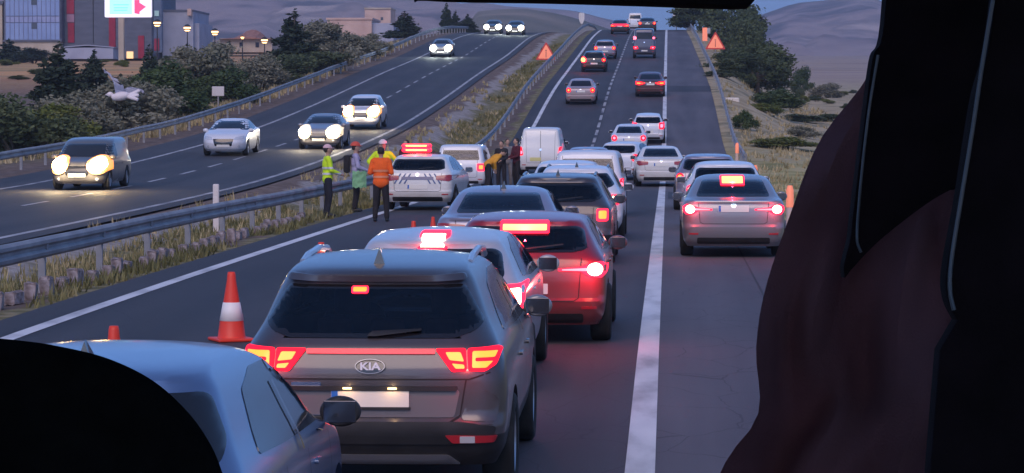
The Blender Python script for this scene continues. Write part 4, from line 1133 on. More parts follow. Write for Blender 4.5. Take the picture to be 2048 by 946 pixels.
for i, (k, px, d, wp, ty, by, m, lab) in enumerate(veg_right):
    s = F / d; X = px_at(px, d); z0 = gz(X, d) - .1; h = max(.6, z_at(ty, d) - z0)
    plant(k, lab, k, (i + 1) % 3, X, d, h * 1.12, wp / s * 1.3, m, 'trees and bushes on the right bank', k, z0)

# ------------------------------------------------------------------ buildings at the left
def X_at(px, d): return px_at(px, d)
def slab(parent, name, px0, px1, y0, y1, d, dep, m, bev=.05, fwd=0.0):
    """box whose front face spans the given photo columns and heights at depth d; local to parent"""
    x0, x1 = X_at(px0, d), X_at(px1, d); z1, z0 = z_at(y0, d), z_at(y1, d)
    bm = bm_new(); add_box(bm, ((x0 + x1) / 2, d + dep / 2 - fwd, (z0 + z1) / 2), (x1 - x0, dep, z1 - z0), None, bev)
    o = obj(name, bm, m, parent)
    o.matrix_parent_inverse = Matrix.Translation(-parent.location); return o
def bld(name, label, px, d, cat='building', group=None):
    X = X_at(px, d); return empty(name, (X, d, gz(X, d)), 0, label, cat, group)
bpy.context.view_layer.update()
CREAM = noisy('render_cream', [(.3, (.36, .30, .24)), (.7, (.50, .42, .34))], .6, 6, .85)
PALE = noisy('render_pale_blue', [(.3, (.26, .28, .36)), (.7, (.34, .36, .45))], .5, 6, .8)
PINK = noisy('render_pink', [(.3, (.44, .30, .26)), (.7, (.58, .42, .36))], .5, 6, .85)
GREYW = noisy('panel_grey', [(.3, (.075, .085, .12)), (.7, (.115, .125, .165))], .5, 6, .6, stretch=(1, 1, 4))
DRED = noisy('panel_red', [(.3, (.20, .012, .035)), (.7, (.32, .02, .05))], .8, 6, .6)
BGLS = noisy('facade_glass_blue', [(.3, (.13, .19, .38)), (.7, (.20, .27, .48))], .35, 4, .25, spec=.6)
ROOFT = noisy('roof_tiles', [(.3, (.26, .11, .08)), (.7, (.40, .20, .15))], 1.5, 6, .85, stretch=(1, 1, 5))
CONC = noisy('concrete', [(.3, (.28, .27, .26)), (.7, (.42, .40, .38))], 1.2, 6, .85)
DB = 400
b = bld('glass_building', 'tall building with pale blue glass front on a cream plinth at the left edge', 66, DB)
slab(b, 'wall', 10, 125, -70, 80, DB, 14, GREYW)
for a, c in ((-68, -24), (-22, 30), (44, 78)): slab(b, 'glass_facade', 14, 122, a, c, DB, .3, BGLS, .02, .25)
slab(b, 'spandrel', 14, 122, 31, 43, DB, .3, noisy('spandrel_blue', [(.3, (.22, .26, .44)), (.7, (.28, .32, .5))], 1, 4, .5), .02, .22)
for x in range(14, 123, 9): slab(b, 'mullion', x - .5, x + .5, -68, 79, DB, .1, mat('mullion', (.12, .14, .24), .5), 0, .3)
for y in (4, 52): slab(b, 'window', 66, 77, y - 8, y + 4, DB, .1, mat('dark_window', (.02, .025, .05), .2), .01, .34)
slab(b, 'plinth', 12, 122, 80, 114, DB, 13, CREAM)
slab(b, 'cornice', 8, 126, 78, 82, DB, 14.4, GREYW, .02, .3)
b = bld('cream_building', 'cream building cut by the left frame edge', -20, DB)
slab(b, 'wall', -90, 7, 6, 114, DB + 1, 12, CREAM); slab(b, 'roof', -92, 9, 0, 7, DB + 1, 12.4, GREYW, .02, .2)
b = bld('warehouse', 'dark grey panel building with dark red vertical stripes behind the billboard', 215, DB)
slab(b, 'wall', 126, 305, -70, 116, DB + 2, 20, GREYW)
for x0, x1, y0, y1 in ((136, 151, -65, 26), (138, 151, 44, 84), (220, 233, 30, 116), (278, 290, 70, 116)): slab(b, 'red_panel', x0, x1, y0, y1, DB + 2, .3, DRED, .02, .2)
for x in (136,): slab(b, 'grey_panel', x, 151, 27, 43, DB + 2, .3, noisy('mauve_panel', [(.3, (.25, .14, .2)), (.7, (.35, .2, .28))], 1, 4, .6), .02, .2)
slab(b, 'joint', 188, 189, -65, 86, DB + 2, .1, SEAM, 0, .1)
slab(b, 'entrance', 255, 268, 102, 116, DB + 2, .3, mat('lit_doorway', (.5, .35, .2), .5, emit=(1, .55, .25), es=.5), .02, .2)
b = bld('shed', 'low pale blue shed in front of the dark grey warehouse', 178, DB - 12, 'shed')
slab(b, 'wall', 124, 228, 94, 117, DB - 12, 8, PALE)
bm = bm_new(); x0, x1, zt = X_at(122, DB - 12), X_at(230, DB - 12), z_at(94, DB - 12)
for k in range(14): add_box(bm, (lerp(x0, x1, (k + .5) / 14), DB - 8, zt + .35 - abs(k - 6.5) * .045), ((x1 - x0) / 14, 8.4, .12), Matrix.Rotation((k - 6.5) * .012, 3, 'Y').to_euler())
o = obj('roof', bm, PALE, b); o.matrix_parent_inverse = Matrix.Translation(-b.location)
b = bld('tower_sign', 'narrow dark column with a dark red lower panel right of the warehouse', 317, DB - 6, 'sign column')
slab(b, 'column', 309, 325, -70, 104, DB - 6, 1.2, noisy('column_blue', [(.3, (.06, .09, .15)), (.7, (.10, .13, .2))], 1, 4, .5)); slab(b, 'red_panel', 310, 320, 76, 100, DB - 6, .2, DRED, .01, .15)
slab(b, 'green_panel', 311, 320, 20, 31, DB - 6, .2, mat('mint_panel', (.35, .55, .5), .5), .01, .15)
b = bld('pale_building', 'plain pale blue grey building right of the narrow dark column', 360, DB + 8)
slab(b, 'wall', 326, 388, 20, 118, DB + 8, 14, PALE); slab(b, 'annex', 388, 400, 45, 118, DB + 9, 12, PALE); slab(b, 'chimney', 376, 384, 16, 30, DB + 7, 1, PINK)
slab(b, 'parapet', 325, 389, 18, 22, DB + 8, 14.3, GREYW, .01, .15)
b = bld('house', 'low cream house with a domed pink tiled roof between the orange lamps and the conifer', 490, 450, 'house')
slab(b, 'wall', 440, 545, 76, 104, 450, 10, CREAM)
v = []; 
x0, x1 = X_at(438, 449), X_at(548, 449); zt = z_at(77, 449)
for t in np.linspace(0, 1, 13):
    hh = (1.0 if .3 < t < .75 else 0) * 1.2 * math.sin(math.pi * min(1, max(0, (t - .3) / .45))) ** .6 + .5 * math.sin(math.pi * t) ** .5
    for y_, k in ((449, .15), (455, 1), (461, .15)): v.append((lerp(x0, x1, t), y_, zt + hh * k))
f = [(i * 3 + j, (i + 1) * 3 + j, (i + 1) * 3 + j + 1, i * 3 + j + 1) for i in range(12) for j in range(2)]
f += [tuple(3 * i for i in range(12, -1, -1))]
o = pydata('roof', v, f, ROOFT, b, False); o.matrix_parent_inverse = Matrix.Translation(-b.location)
for x in (455, 480, 512): slab(b, 'window', x, x + 7, 84, 94, 450, .1, mat('dark_window', (.02, .025, .05), .2), .01, .06)
b = bld('pink_building', 'long pale pink building with a flat top seen over the grey bushes', 700, 430)
slab(b, 'wall', 655, 744, 38, 100, 430, 12, PINK); slab(b, 'end_wall', 744.2, 788, 46, 100, 431, 11, PALE); slab(b, 'roof', 653, 746, 35, 39, 430, 12.4, PINK, .02, .2)
b = bld('pink_building', 'smaller pink block standing higher behind the long pink building', 756, 470)
slab(b, 'wall', 730, 782, 17, 70, 470, 8, PINK); slab(b, 'roof', 729, 783, 15, 18, 470, 8.4, CREAM, .02, .2); slab(b, 'window', 762, 767, 34, 40, 470, .1, mat('dark_window', (.02, .025, .05), .2), .01, .06)

# billboard on its pole
b = bld('billboard', 'backlit white billboard with a turquoise panel and a red arrow on a thick pale pole', 258, 360, 'billboard')
slab(b, 'pole', 238, 249, 30, 122, 360, .7, CREAM, .08)
cab = slab(b, 'cabinet', 211, 304, -12, 33, 359.6, .8, mat('cabinet_lit', (.7, .68, .75), .4, emit=(.62, .56, .72), es=.55), .12)
def sub(o, p):
    mw = o.matrix_parent_inverse.copy(); o.parent = p; o.matrix_parent_inverse = mw; return o
e1 = slab(b, 'turquoise_panel', 221, 266, -8, 27, 359.6, .1, mat('turq_lit', (.3, .7, .75), .4, emit=(.20, .72, .80), es=.75), .02, .06)
for y in (8, 14, 19):
    slab(b, 'lettering', 226 + (y % 5), 260 - (y % 4), y - 1, y + 1, 359.6, .05, mat('lettering_teal', (.15, .5, .6), .5, emit=(.12, .5, .6), es=.6), 0, .09)
bm = bm_new()
P3 = [(271, -2), (281, -2), (281, 4), (294, 12), (281, 22), (281, 27), (271, 25)]
vv = [bm.verts.new((X_at(x, 359.6), 359.6 - .12, z_at(y, 359.6))) for x, y in P3]; fa = bm.faces.new(vv)
r_ = bmesh.ops.extrude_face_region(bm, geom=[fa]); bmesh.ops.translate(bm, vec=(0, .1, 0), verts=[q for q in r_['geom'] if isinstance(q, bmesh.types.BMVert)]); bmesh.ops.recalc_face_normals(bm, faces=bm.faces)
o = obj('red_arrow', bm, mat('arrow_red', (.8, .03, .08), .4, emit=(.95, .03, .10), es=1.0), b); o.matrix_parent_inverse = Matrix.Translation(-b.location)

# orange street lamps
for (px, y, d, lab) in ((316, 45, 352, 'orange globe street lamp against the narrow dark column'), (376, 55, 362, 'orange globe street lamp in front of the pale blue grey building'),
                        (431, 63, 372, 'orange globe street lamp right of the pale blue grey building'), (530, 80, 390, 'orange globe street lamp lowest and nearest to the largest conifer'), (486, 74, 395, 'dim orange globe street lamp in front of the tiled roof')):
    X = X_at(px, d); r = empty('street_lamp', (X, d, gz(X, d)), 0, lab, 'street lamp', 'orange street lamps by the buildings')
    h = z_at(y, d) - gz(X, d); R_ = .46 if px != 486 else .25
    bm = bm_new(); add_cyl(bm, (0, 0, 0), (0, 0, h - R_ * .7), .10, .06, 10); obj('post', bm, PLAST, r)
    bm = bm_new(); add_ell(bm, (0, 0, h), (R_, R_, R_), 3); obj('globe', bm, mat('globe_orange', (1, .6, .3), .4, emit=(1, .55, .22), es=1.8), r, True)
    bm = bm_new(); add_lathe(bm, [(R_ * .3, h - R_ * 1.0), (R_ * .95, h - R_ * .45), (R_ * 1.08, h - R_ * .2), (R_ * .98, h - R_ * .2), (R_ * .85, h - R_ * .5)], 14); add_lathe(bm, [(R_ * 1.06, h + R_ * .25), (R_ * .7, h + R_ * .85), (.01, h + R_ * 1.15)], 14); obj('cage', bm, PLAST, r)

# ------------------------------------------------------------------ signs, posts, cones
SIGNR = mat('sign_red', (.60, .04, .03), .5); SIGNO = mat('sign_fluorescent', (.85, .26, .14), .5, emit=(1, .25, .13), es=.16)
def triangle(name, label, X, d, wd, foot, cx=0):
    z = gz(X, d); r = empty(name, (X, d, z), 0, label, 'road sign', 'triangular roadwork signs')
    h = wd * .866
    def tri(k, y0, y1, m, nm, par):
        c = (0, foot + h / 3); P = [(-wd / 2, foot), (wd / 2, foot), (0, foot + h)]; P = [(c[0] + (x - c[0]) * k, c[1] + (z_ - c[1]) * k) for x, z_ in P]; P = rpoly(P, .08 * wd)
        bm = bm_new(); a = [bm.verts.new((x, y0, z_)) for x, z_ in P]; b_ = [bm.verts.new((x, y1, z_)) for x, z_ in P]; n = len(P)
        bm.faces.new(a); bm.faces.new(b_[::-1])
        for i in range(n): bm.faces.new((a[i], b_[i], b_[(i + 1) % n], a[(i + 1) % n]))
        bmesh.ops.recalc_face_normals(bm, faces=bm.faces)
        return obj(nm, bm, m, par)
    bo = tri(1, -.01, .02, SIGNR, 'border', r); tri(.78, -.016, -.011, SIGNO, 'face', r)
    bm = bm_new(); add_box(bm, (0, -.018, foot + h * .30), (.06, .004, h * .34)); add_box(bm, (0, -.018, foot + h * .52), (.12, .004, .08)); obj('symbol', bm, mat('sign_symbol', (.35, .08, .06), .6), r)
    bm = bm_new(); add_box(bm, (0, .05, (foot + h * .6) / 2), (.08, .05, foot + h * .6)); add_box(bm, (0, .25, .04), (.6, .5, .06)); obj('stand', bm, GALV, r)
triangle('warning_sign', 'orange triangular warning sign with red border standing in the median grass', px_at(1092, 219), 219, 1.65, .25)
triangle('warning_sign', 'orange triangular warning sign with red border on the right bank by the trees', px_at(1430, 238), 238, 1.75, .30)
X = px_at(1409, 243); r = empty('road_panel', (X, 243, gz(X, 243)), 0, 'narrow orange and white panel half hidden behind the right triangular sign', 'road sign')
bm = bm_new(); add_box(bm, (0, 0, 1.15), (.42, .03, 1.15), None, .03); obj('panel', bm, SIGNO, r); bm = bm_new(); add_box(bm, (.33, 0, 1.45), (.3, .03, .5), None, .03); obj('white_panel', bm, LINE2, r)
bm = bm_new(); add_box(bm, (0, .04, .5), (.07, .05, 1.3)); obj('post', bm, GALV, r)
X = px_at(437, 150); r = empty('road_sign', (X, 150, gz(X, 150)), 0, 'small white rectangular road sign on a grey post before the green bush', 'road sign')
h = z_at(182, 150) - gz(X, 150)
bm = bm_new(); add_box(bm, (0, -.03, h), (.66, .03, .52), None, .02); obj('panel', bm, mat('sign_white', (.55, .50, .48), .6), r)
bm = bm_new(); add_box(bm, (0, .01, h / 2), (.07, .05, h + .1)); obj('post', bm, GALV, r)
for px, y0, y1, d, lab in ((1163, 26, 48, 300, 'pale marker board on the median ridge left of the crest'), (1352, 24, 54, 322, 'pale marker board at the right edge of the road crest')):
    X = px_at(px, d); z = gz(X, d); r = empty('marker_board', (X, d, z), 0, lab, 'marker board', 'pale marker boards near the crest')
    a, c = z_at(y1, d) - z, z_at(y0, d) - z
    wd = .30 if px < 1200 else .42
    bm = bm_new(); P = rpoly([(-wd, c), (-wd, a + .5), (-wd * .4, a), (wd * .4, a), (wd, a + .5), (wd, c)], .15)
    A = [bm.verts.new((x, 0, q)) for x, q in P]; B_ = [bm.verts.new((x, .06, q)) for x, q in P]; bm.faces.new(A); bm.faces.new(B_[::-1])
    for i in range(len(P)): bm.faces.new((A[i], B_[i], B_[(i + 1) % len(P)], A[(i + 1) % len(P)]))
    bmesh.ops.recalc_face_normals(bm, faces=bm.faces); obj('board', bm, mat('marker_pale', (.60, .55, .52), .5), r)
    bm = bm_new(); add_cyl(bm, (0, .03, -.1), (0, .03, a + .05), .05, n=8); obj('post', bm, GALV, r)
X = px_at(432, 66); r = empty('delineator_post', (X, 66, gz(X, 66)), 0, 'plain white delineator post standing behind the near guardrail', 'post')
bm = bm_new(); add_box(bm, (0, 0, .55), (.15, .09, 1.15), None, .03); obj('post_body', bm, mat('post_cream', (.62, .55, .52), .6), r)
X = px_at(756, 128); 
X = px_at(1462, 170); r = empty('concrete_block', (X, 170, gz(X, 170)), R(8), 'white painted concrete block lying outside the right guardrail under the dark trees', 'block')
bm = bm_new(); zq = z_at(210, 170) - gz(X, 170); add_box(bm, (0, 0, zq + .2), (.95, .4, .50), None, .08); obj('block', bm, mat('block_white', (.62, .55, .48), .7), r)
bm = bm_new(); add_box(bm, (0, .05, zq / 2 - .2), (.8, .3, max(.1, zq) + .4), None, .03); obj('footing', bm, CONC, r)

CONEO = mat('cone_orange', (.72, .045, .02), .5); CONEW = mat('cone_white', (.78, .74, .72), .45)
cone_me = {}
def cone(label, X, d, h=.75, lamp=False):
    r = empty('traffic_cone', (X, d, gz(X, d)), random.random(), label, 'traffic cone', 'orange traffic cones along the closed lane')
    k = h / .75
    if not cone_me:
        bm = bm_new(); add_lathe(bm, [(.165, .03), (.150, .05), (.128, .22)], 20); cone_me['sleeve'] = (bm, CONEO)
        bm = bm_new(); add_lathe(bm, [(.128, .22), (.132, .221), (.094, .42), (.090, .421)], 20); cone_me['reflective_band'] = (bm, CONEW)
        bm = bm_new(); add_lathe(bm, [(.090, .421), (.05, .66), (.045, .72), (.038, .75), (.001, .752)], 20); cone_me['tip'] = (bm, CONEO)
        bm = bm_new(); add_box(bm, (0, 0, .018), (.42, .42, .034), None, .012); cone_me['base'] = (bm, CONEO)
        for q in list(cone_me):
            bm, m = cone_me[q]; me = bpy.data.meshes.new(q); bm.to_mesh(me); bm.free(); me.materials.append(m)
            if q != 'base': me.polygons.foreach_set('use_smooth', [True] * len(me.polygons))
            cone_me[q] = me
    for q, me in cone_me.items(): o = link(q, me, r); o.scale = (k, k, k)
    if lamp:
        bm = bm_new(); add_ell(bm, (0, 0, .10), (.10, .10, .07), 2); obj('lamp', bm, mat('cone_lamp', (.9, .8, .6), .4, emit=(1, .75, .5), es=1.2), r, True)
    return r
cone('orange and white traffic cone standing left of the dark grey SUV mirror', px_at(462, 30.2), 30.2)
cone('orange traffic cone peeking over the roof of the blue silver car', px_at(226, 23.6), 23.6)
cone('traffic cone tip just above the left roof rail of the dark grey SUV', px_at(642, 37), 37)
cone('small traffic cone behind the white crossover roof below the police car', px_at(827, 48), 48, .62, True)
cone('traffic cone directly behind the police car bumper', px_at(866, 52), 52, .55, True)
def marker(label, X, d, h=1.0):
    r = empty('marker_post', (X, d, gz(X, d)), 0, label, 'marker post', 'orange and white posts on the right verge')
    bm = bm_new(); add_lathe(bm, [(.11, 0), (.085, .02), (.075, h * .55)], 14); obj('lower_sleeve', bm, mat('post_pinkish', (.62, .45, .38), .6), r, True)
    bm = bm_new(); add_lathe(bm, [(.082, h * .55), (.078, h * .9), (.05, h), (.001, h)], 14); obj('orange_cap', bm, SIGNO, r, True)
    bm = bm_new(); add_lathe(bm, [(.17, 0), (.17, .05), (.10, .07)], 14); obj('foot', bm, RUBBER, r, True)
marker('orange topped white post on the verge beyond all shoulder cars', px_at(1474, 122), 122)
marker('orange topped white post just right of the pale hatchback roof on the shoulder', px_at(1510, 85), 85)
marker('orange topped white post beside the right lamp of the silver grey sedan', px_at(1580, 58), 58)

# whitewashed kerb stones under the near guardrail
STONE = noisy('kerb_stone_paint', [(.32, (.11, .075, .06)), (.5, (.27, .21, .20)), (.68, (.44, .37, .37))], 6, 7, .85)
km = []
for k in range(3):
    bm = bm_new(); add_box(bm, (0, 0, .12), (.20, .46, .34), None, .04)
    for v_ in bm.verts: v_.co += Vector((random.uniform(-.02, .02), random.uniform(-.04, .04), random.uniform(-.03, .03)))
    me = bpy.data.meshes.new('kerb_stone'); bm.to_mesh(me); bm.free(); me.materials.append(STONE); km.append(me)
d = 31.0; i = 0
while d < 66:
    o = link('kerb_stone', km[i % 3]); X = -8.52 + random.uniform(-.05, .05); o.location = (X, d, gz(X, d)); o.rotation_euler = (random.uniform(-.08, .08), random.uniform(-.12, .12), random.uniform(-.15, .15))
    o.scale = (.8, random.uniform(.45, .8), random.uniform(.45, .8))
    tag(o, 'whitewashed kerb stone in the worn row at the foot of the near guardrail', 'kerb stone', 'row of whitewashed kerb stones under the near guardrail'); d += random.uniform(.85, 1.25); i += 1

# bird
def remeshed(bm, vox, name, m, parent, sm=2):
    me = bpy.data.meshes.new('t'); bm.to_mesh(me); bm.free(); o = link('t', me)
    a = o.modifiers.new('r', 'REMESH'); a.mode = 'VOXEL'; a.voxel_size = vox
    c = o.modifiers.new('s', 'SMOOTH'); c.iterations = sm; c.factor = .5
    dg = bpy.context.evaluated_depsgraph_get(); me2 = bpy.data.meshes.new_from_object(o.evaluated_get(dg)); bpy.data.objects.remove(o)
    me2.name = name; me2.materials.clear(); me2.materials.append(m); me2.polygons.foreach_set('use_smooth', [True] * len(me2.polygons))
    return link(name, me2, parent)
BD = 56; bx_, bz_ = px_at(242, BD), z_at(192, BD)
r = empty('bird', (bx_, BD, bz_), 0, 'white bird in flight with one wing raised, in front of the pale grey bush', 'bird')
bm = bm_new(); add_ell(bm, (0, 0, 0), (.15, .09, .075), 3, Matrix.Rotation(R(-12), 3, 'Y').to_euler()); add_ell(bm, (-.17, 0, .03), (.055, .045, .045), 2)
add_cyl(bm, (-.21, 0, .03), (-.26, 0, .02), .02, .004, 8)
for a in (-.3, 0, .3): add_cyl(bm, (.10, 0, .0), (.30, a * .25, .02 + a * .25), .035, .03, 8)
remeshed(bm, .010, 'body', mat('feather_white', (.68, .60, .60), .8), r)
def wing(tip, mid):
    bm = bm_new()
    root_ = [Vector((-.08, 0, .04)), Vector((.10, 0, .04))]; n = 9; v = []
    for i in range(n + 1):
        t = i / n; c = root_[0].lerp(Vector(mid), min(1, t * 2)) if t < .5 else Vector(mid).lerp(Vector(tip), (t - .5) * 2)
        wd = .19 * (1 - t) ** .6 + .02
        a = bm.verts.new(c); b_ = bm.verts.new(c + Vector((wd, .02, -.04 - .05 * (i % 2)))); v.append((a, b_))
    for i in range(n): bm.faces.new((v[i][0], v[i + 1][0], v[i + 1][1], v[i][1]))
    r_ = bmesh.ops.solidify(bm, geom=bm.faces[:], thickness=.012)
    obj('wing', bm, mat('feather_grey', (.58, .56, .64), .8), r, True)
r.scale = (1.25, 1.25, 1.25)
wing((-.27, -.05, .46), (-.10, -.10, .25)); wing((.30, .30, .12), (.10, .22, .16))

# ------------------------------------------------------------------ people
SKIN = mat('skin', (.42, .24, .17), .6); HAIR = mat('hair_dark', (.02, .015, .013), .8)
def cloth(name, c, k=.75): return noisy('cloth_' + name, [(.3, tuple(x * k for x in c)), (.7, c)], 9, 5, .9, bump=.3, bscale=14)
NEON = cloth('neon', (.62, .85, .03), .85); ORNG = cloth('orange', (.88, .13, .02), .85); NAVY = cloth('navy', (.022, .022, .032)); LILAC = cloth('lilac', (.40, .36, .52)); MARN = cloth('maroon', (.10, .02, .03))
DRK = cloth('dark', (.025, .022, .025)); AMBR = cloth('amber', (.72, .33, .04)); GREYC = cloth('grey', (.22, .20, .20)); SILV = mat('reflective_tape', (.62, .62, .60), .4); SHOE = mat('shoe', (.02, .02, .02), .6)
def person(label, X, d, face, H=1.75, arms='down', top=NAVY, legs=NAVY, head='hair', headm=HAIR, bend=0, vest=None, stance=.1, band=False, shoe=SHOE, hgt=None):
    r = empty('person', (X, d, gz(X, d)), R(face), label, 'person', 'people gathered by the stopped vehicles'); k = H / 1.75
    r.scale = (k, k, k)
    V_ = Vector
    hip = {s: V_((s * .09, 0, .92)) for s in (-1, 1)}; kn = {s: V_((s * (.09 + stance * .3), .03, .49)) for s in (-1, 1)}; an = {s: V_((s * (.09 + stance * .5), -.03, .08)) for s in (-1, 1)}
    sh = {s: V_((s * .185, 0, 1.42)) for s in (-1, 1)}
    A = {'down': ((.235, -.02, 1.14), (.225, .08, .90)), 'front': ((.245, .02, 1.15), (.07, .25, 1.12)), 'akimbo': ((.37, .0, 1.22), (.20, .16, 1.05)), 'raised': ((.36, .04, 1.34), (.24, .22, 1.47)), 'hold': ((.23, .06, 1.14), (.12, .30, 1.05)), 'back': ((.26, -.06, 1.15), (.10, .20, 1.20))}[arms]
    el = {s: V_((s * A[0][0], A[0][1], A[0][2])) for s in (-1, 1)}; wr_ = {s: V_((s * A[1][0], A[1][1], A[1][2])) for s in (-1, 1)}
    Mb = Matrix.Translation((0, 0, .95)) @ Matrix.Rotation(-R(bend), 4, 'X') @ Matrix.Translation((0, 0, -.95))
    up = lambda p: Mb @ V_(p)
    def limb(bm, a, b_, r1, r2):
        add_cyl(bm, a, b_, r1, r2, 12); add_ell(bm, a, (r1,) * 3, 2); add_ell(bm, b_, (r2,) * 3, 2)
    er = Matrix.Rotation(-R(bend), 3, 'X').to_euler()
    def torso(bm, g):
        add_ell(bm, up((0, 0, 1.27)), (.178 + g, .112 + g, .21 + g), 3, er); add_ell(bm, up((0, .005, 1.06)), (.155 + g, .108 + g, .19 + g), 3, er); add_ell(bm, (0, 0, .93), (.165 + g, .112 + g, .12 + g), 3)
        add_cyl(bm, up(sh[-1]), up(sh[1]), .06 + g, n=12)
    # body: one continuous surface
    bm = bm_new(); torso(bm, 0)
    add_cyl(bm, up((0, 0, 1.40)), up((0, .01, 1.56)), .058, .05, 12)
    hc = up((0, .02, 1.635)); add_ell(bm, hc, (.074, .092, .112), 3, er); add_ell(bm, up((0, .05, 1.585)), (.052, .055, .06), 2, er)
    add_ell(bm, up((0, .115, 1.62)), (.013, .022, .025), 2); 
    for s in (-1, 1):
        add_ell(bm, up((s * .078, .01, 1.63)), (.012, .022, .032), 2)
        limb(bm, up(sh[s]), up(el[s]), .052, .040); limb(bm, up(el[s]), up(wr_[s]), .040, .027)
        limb(bm, hip[s], kn[s], .085, .058); limb(bm, kn[s], an[s], .056, .038)
        add_ell(bm, an[s] + V_((0, .07, -.035)), (.045, .13, .035), 2)
        w_ = up(wr_[s]); dr = (w_ - up(el[s])).normalized(); sd_ = dr.cross(V_((0, 0, 1))); sd_ = sd_.normalized() if sd_.length > .1 else V_((0, 1, 0))
        add_ell(bm, w_ + dr * .05, (.034, .034, .034), 2)
        for q, ln in zip((-1.2, -.4, .4, 1.2), (.065, .078, .074, .058)):
            b0 = w_ + dr * .075 + sd_ * q * .017; b1 = b0 + dr * ln * .55; b2 = b1 + (dr * .7 + V_((0, 0, -.5))) * ln * .5
            limb(bm, b0, b1, .0095, .009); limb(bm, b1, b2, .009, .008)
        t0 = w_ + dr * .03 - sd_ * .03 * s; limb(bm, t0, t0 + dr * .05 - sd_ * .03 * s, .011, .009)
    remeshed(bm, .013, 'body', SKIN, r, 1)
    bm = bm_new()
    for s in (-1, 1): add_ell(bm, up((s * .03, .104, 1.645)), (.012, .008, .008), 1)
    obj('eyes', bm, mat('eye', (.03, .02, .02), .3), r)
    # clothes
    bm = bm_new(); torso(bm, .017)
    for s in (-1, 1): limb(bm, up(sh[s]), up(el[s]), .070, .056); limb(bm, up(el[s]), up(wr_[s]).lerp(up(el[s]), .08), .056, .042)
    tp = remeshed(bm, .016, 'jacket', top, r, 2)
    if vest:
        bm = bm_new(); torso(bm, .032); vs_ = remeshed(bm, .016, 'vest', vest, r, 2)
    else: vs_ = tp
    if band:
        src = vs_.data; bm = bm_new(); bm.from_mesh(src)
        dele = [f_ for f_ in bm.faces if not any(a < f_.calc_center_median().z < c for a, c in ((1.03, 1.08), (1.17, 1.22)))]
        bmesh.ops.delete(bm, geom=dele, context='FACES')
        for v_ in bm.verts: v_.co += v_.normal * .006
        obj('reflective_band', bm, SILV if band is True else band, vs_, True)
    bm = bm_new(); add_ell(bm, (0, 0, .93), (.178, .125, .12), 3)
    for s in (-1, 1): limb(bm, hip[s], kn[s], .100, .078); limb(bm, kn[s], an[s] + V_((0, 0, .03)), .076, .062)
    remeshed(bm, .016, 'trousers', legs, r, 2)
    bm = bm_new()
    for s in (-1, 1): add_ell(bm, an[s] + V_((0, .06, -.035)), (.052, .145, .045), 3)
    for v_ in bm.verts: v_.co.z = max(v_.co.z, .005)
    obj('shoes', bm, shoe, r, True)
    if head == 'hair':
        bm = bm_new(); add_ell(bm, up((0, -.005, 1.665)), (.083, .092, .098), 3, er)
        for v_ in bm.verts:
            l_ = Mb.inverted() @ v_.co
            if l_.y > .05 and l_.z < 1.70: v_.co = up((l_.x * .8, .04, l_.z))
        obj('hair', bm, headm, r, True)
    elif head in ('cap', 'helmet'):
        bm = bm_new(); g = .012 if head == 'cap' else .03
        add_ell(bm, up((0, 0, 1.685)), (.083 + g, .10 + g, .085 + g), 3, er); bmesh.ops.delete(bm, geom=[v_ for v_ in bm.verts if (Mb.inverted() @ v_.co).z < 1.672], context='VERTS')
        add_ell(bm, up((0, .11, 1.68)), (.07, .075, .012), 2, er); obj(head, bm, headm, r, True)
        bm = bm_new(); add_ell(bm, up((0, -.012, 1.645)), (.080, .088, .085), 3, er); obj('hair', bm, HAIR, r, True)
    return r
person('officer in a neon yellow jacket and pale pink cap standing at the guardrail', px_at(655, 67.5), 67.5, -75, 1.74, 'hold', NEON, NAVY, 'cap', mat('cap_pink', (.62, .40, .42), .8), band=True)
p2 = person('person in a lilac shirt with orange red hat and black backpack facing right', px_at(711, 71.5), 71.5, -80, 1.76, 'hold', LILAC, DRK, 'helmet', mat('hat_orange_red', (.55, .07, .04), .7))
bm = bm_new(); add_box(bm, (0, -.22, 1.22), (.30, .17, .46), None, .06); 
for s in (-1, 1): add_cyl(bm, (s * .11, -.14, 1.42), (s * .11, .13, 1.30), .018, n=8)
o = obj('backpack', bm, DRK, p2, True); 
person('officer in white cap and neon yellow sleeves with both elbows out, behind the orange vest', px_at(766, 74), 74, 180, 1.80, 'akimbo', NEON, NAVY, 'helmet', mat('cap_white', (.66, .56, .56), .8))
person('worker in a bright orange reflective vest seen from behind beside the police car', px_at(762, 64.5), 64.5, 0, 1.72, 'back', ORNG, DRK, 'hair', HAIR, vest=ORNG, band=mat('tape_orange', (.75, .25, .12), .5))
person('person in dark red clothes standing beyond the police car roof bar', px_at(813, 84), 84, 150, 1.76, 'down', MARN, DRK, 'hair', HAIR)
person('person in an amber jacket bending over between the small van and the bystanders', px_at(975, 92), 92, -70, 1.7, 'hold', AMBR, DRK, 'hair', HAIR, bend=55)
person('bystander in dark grey clothes left of the dark maroon bystander', px_at(1003, 95), 95, 160, 1.66, 'hold', DRK, DRK, 'hair', HAIR)
person('bystander in a grey top with a raised hand behind the dark grey bystander', px_at(1015, 99), 99, 200, 1.70, 'raised', GREYC, GREYC, 'hair', HAIR)
person('bystander in dark maroon top standing against the white panel van', px_at(1033, 97), 97, 120, 1.74, 'hold', MARN, DRK, 'hair', HAIR)
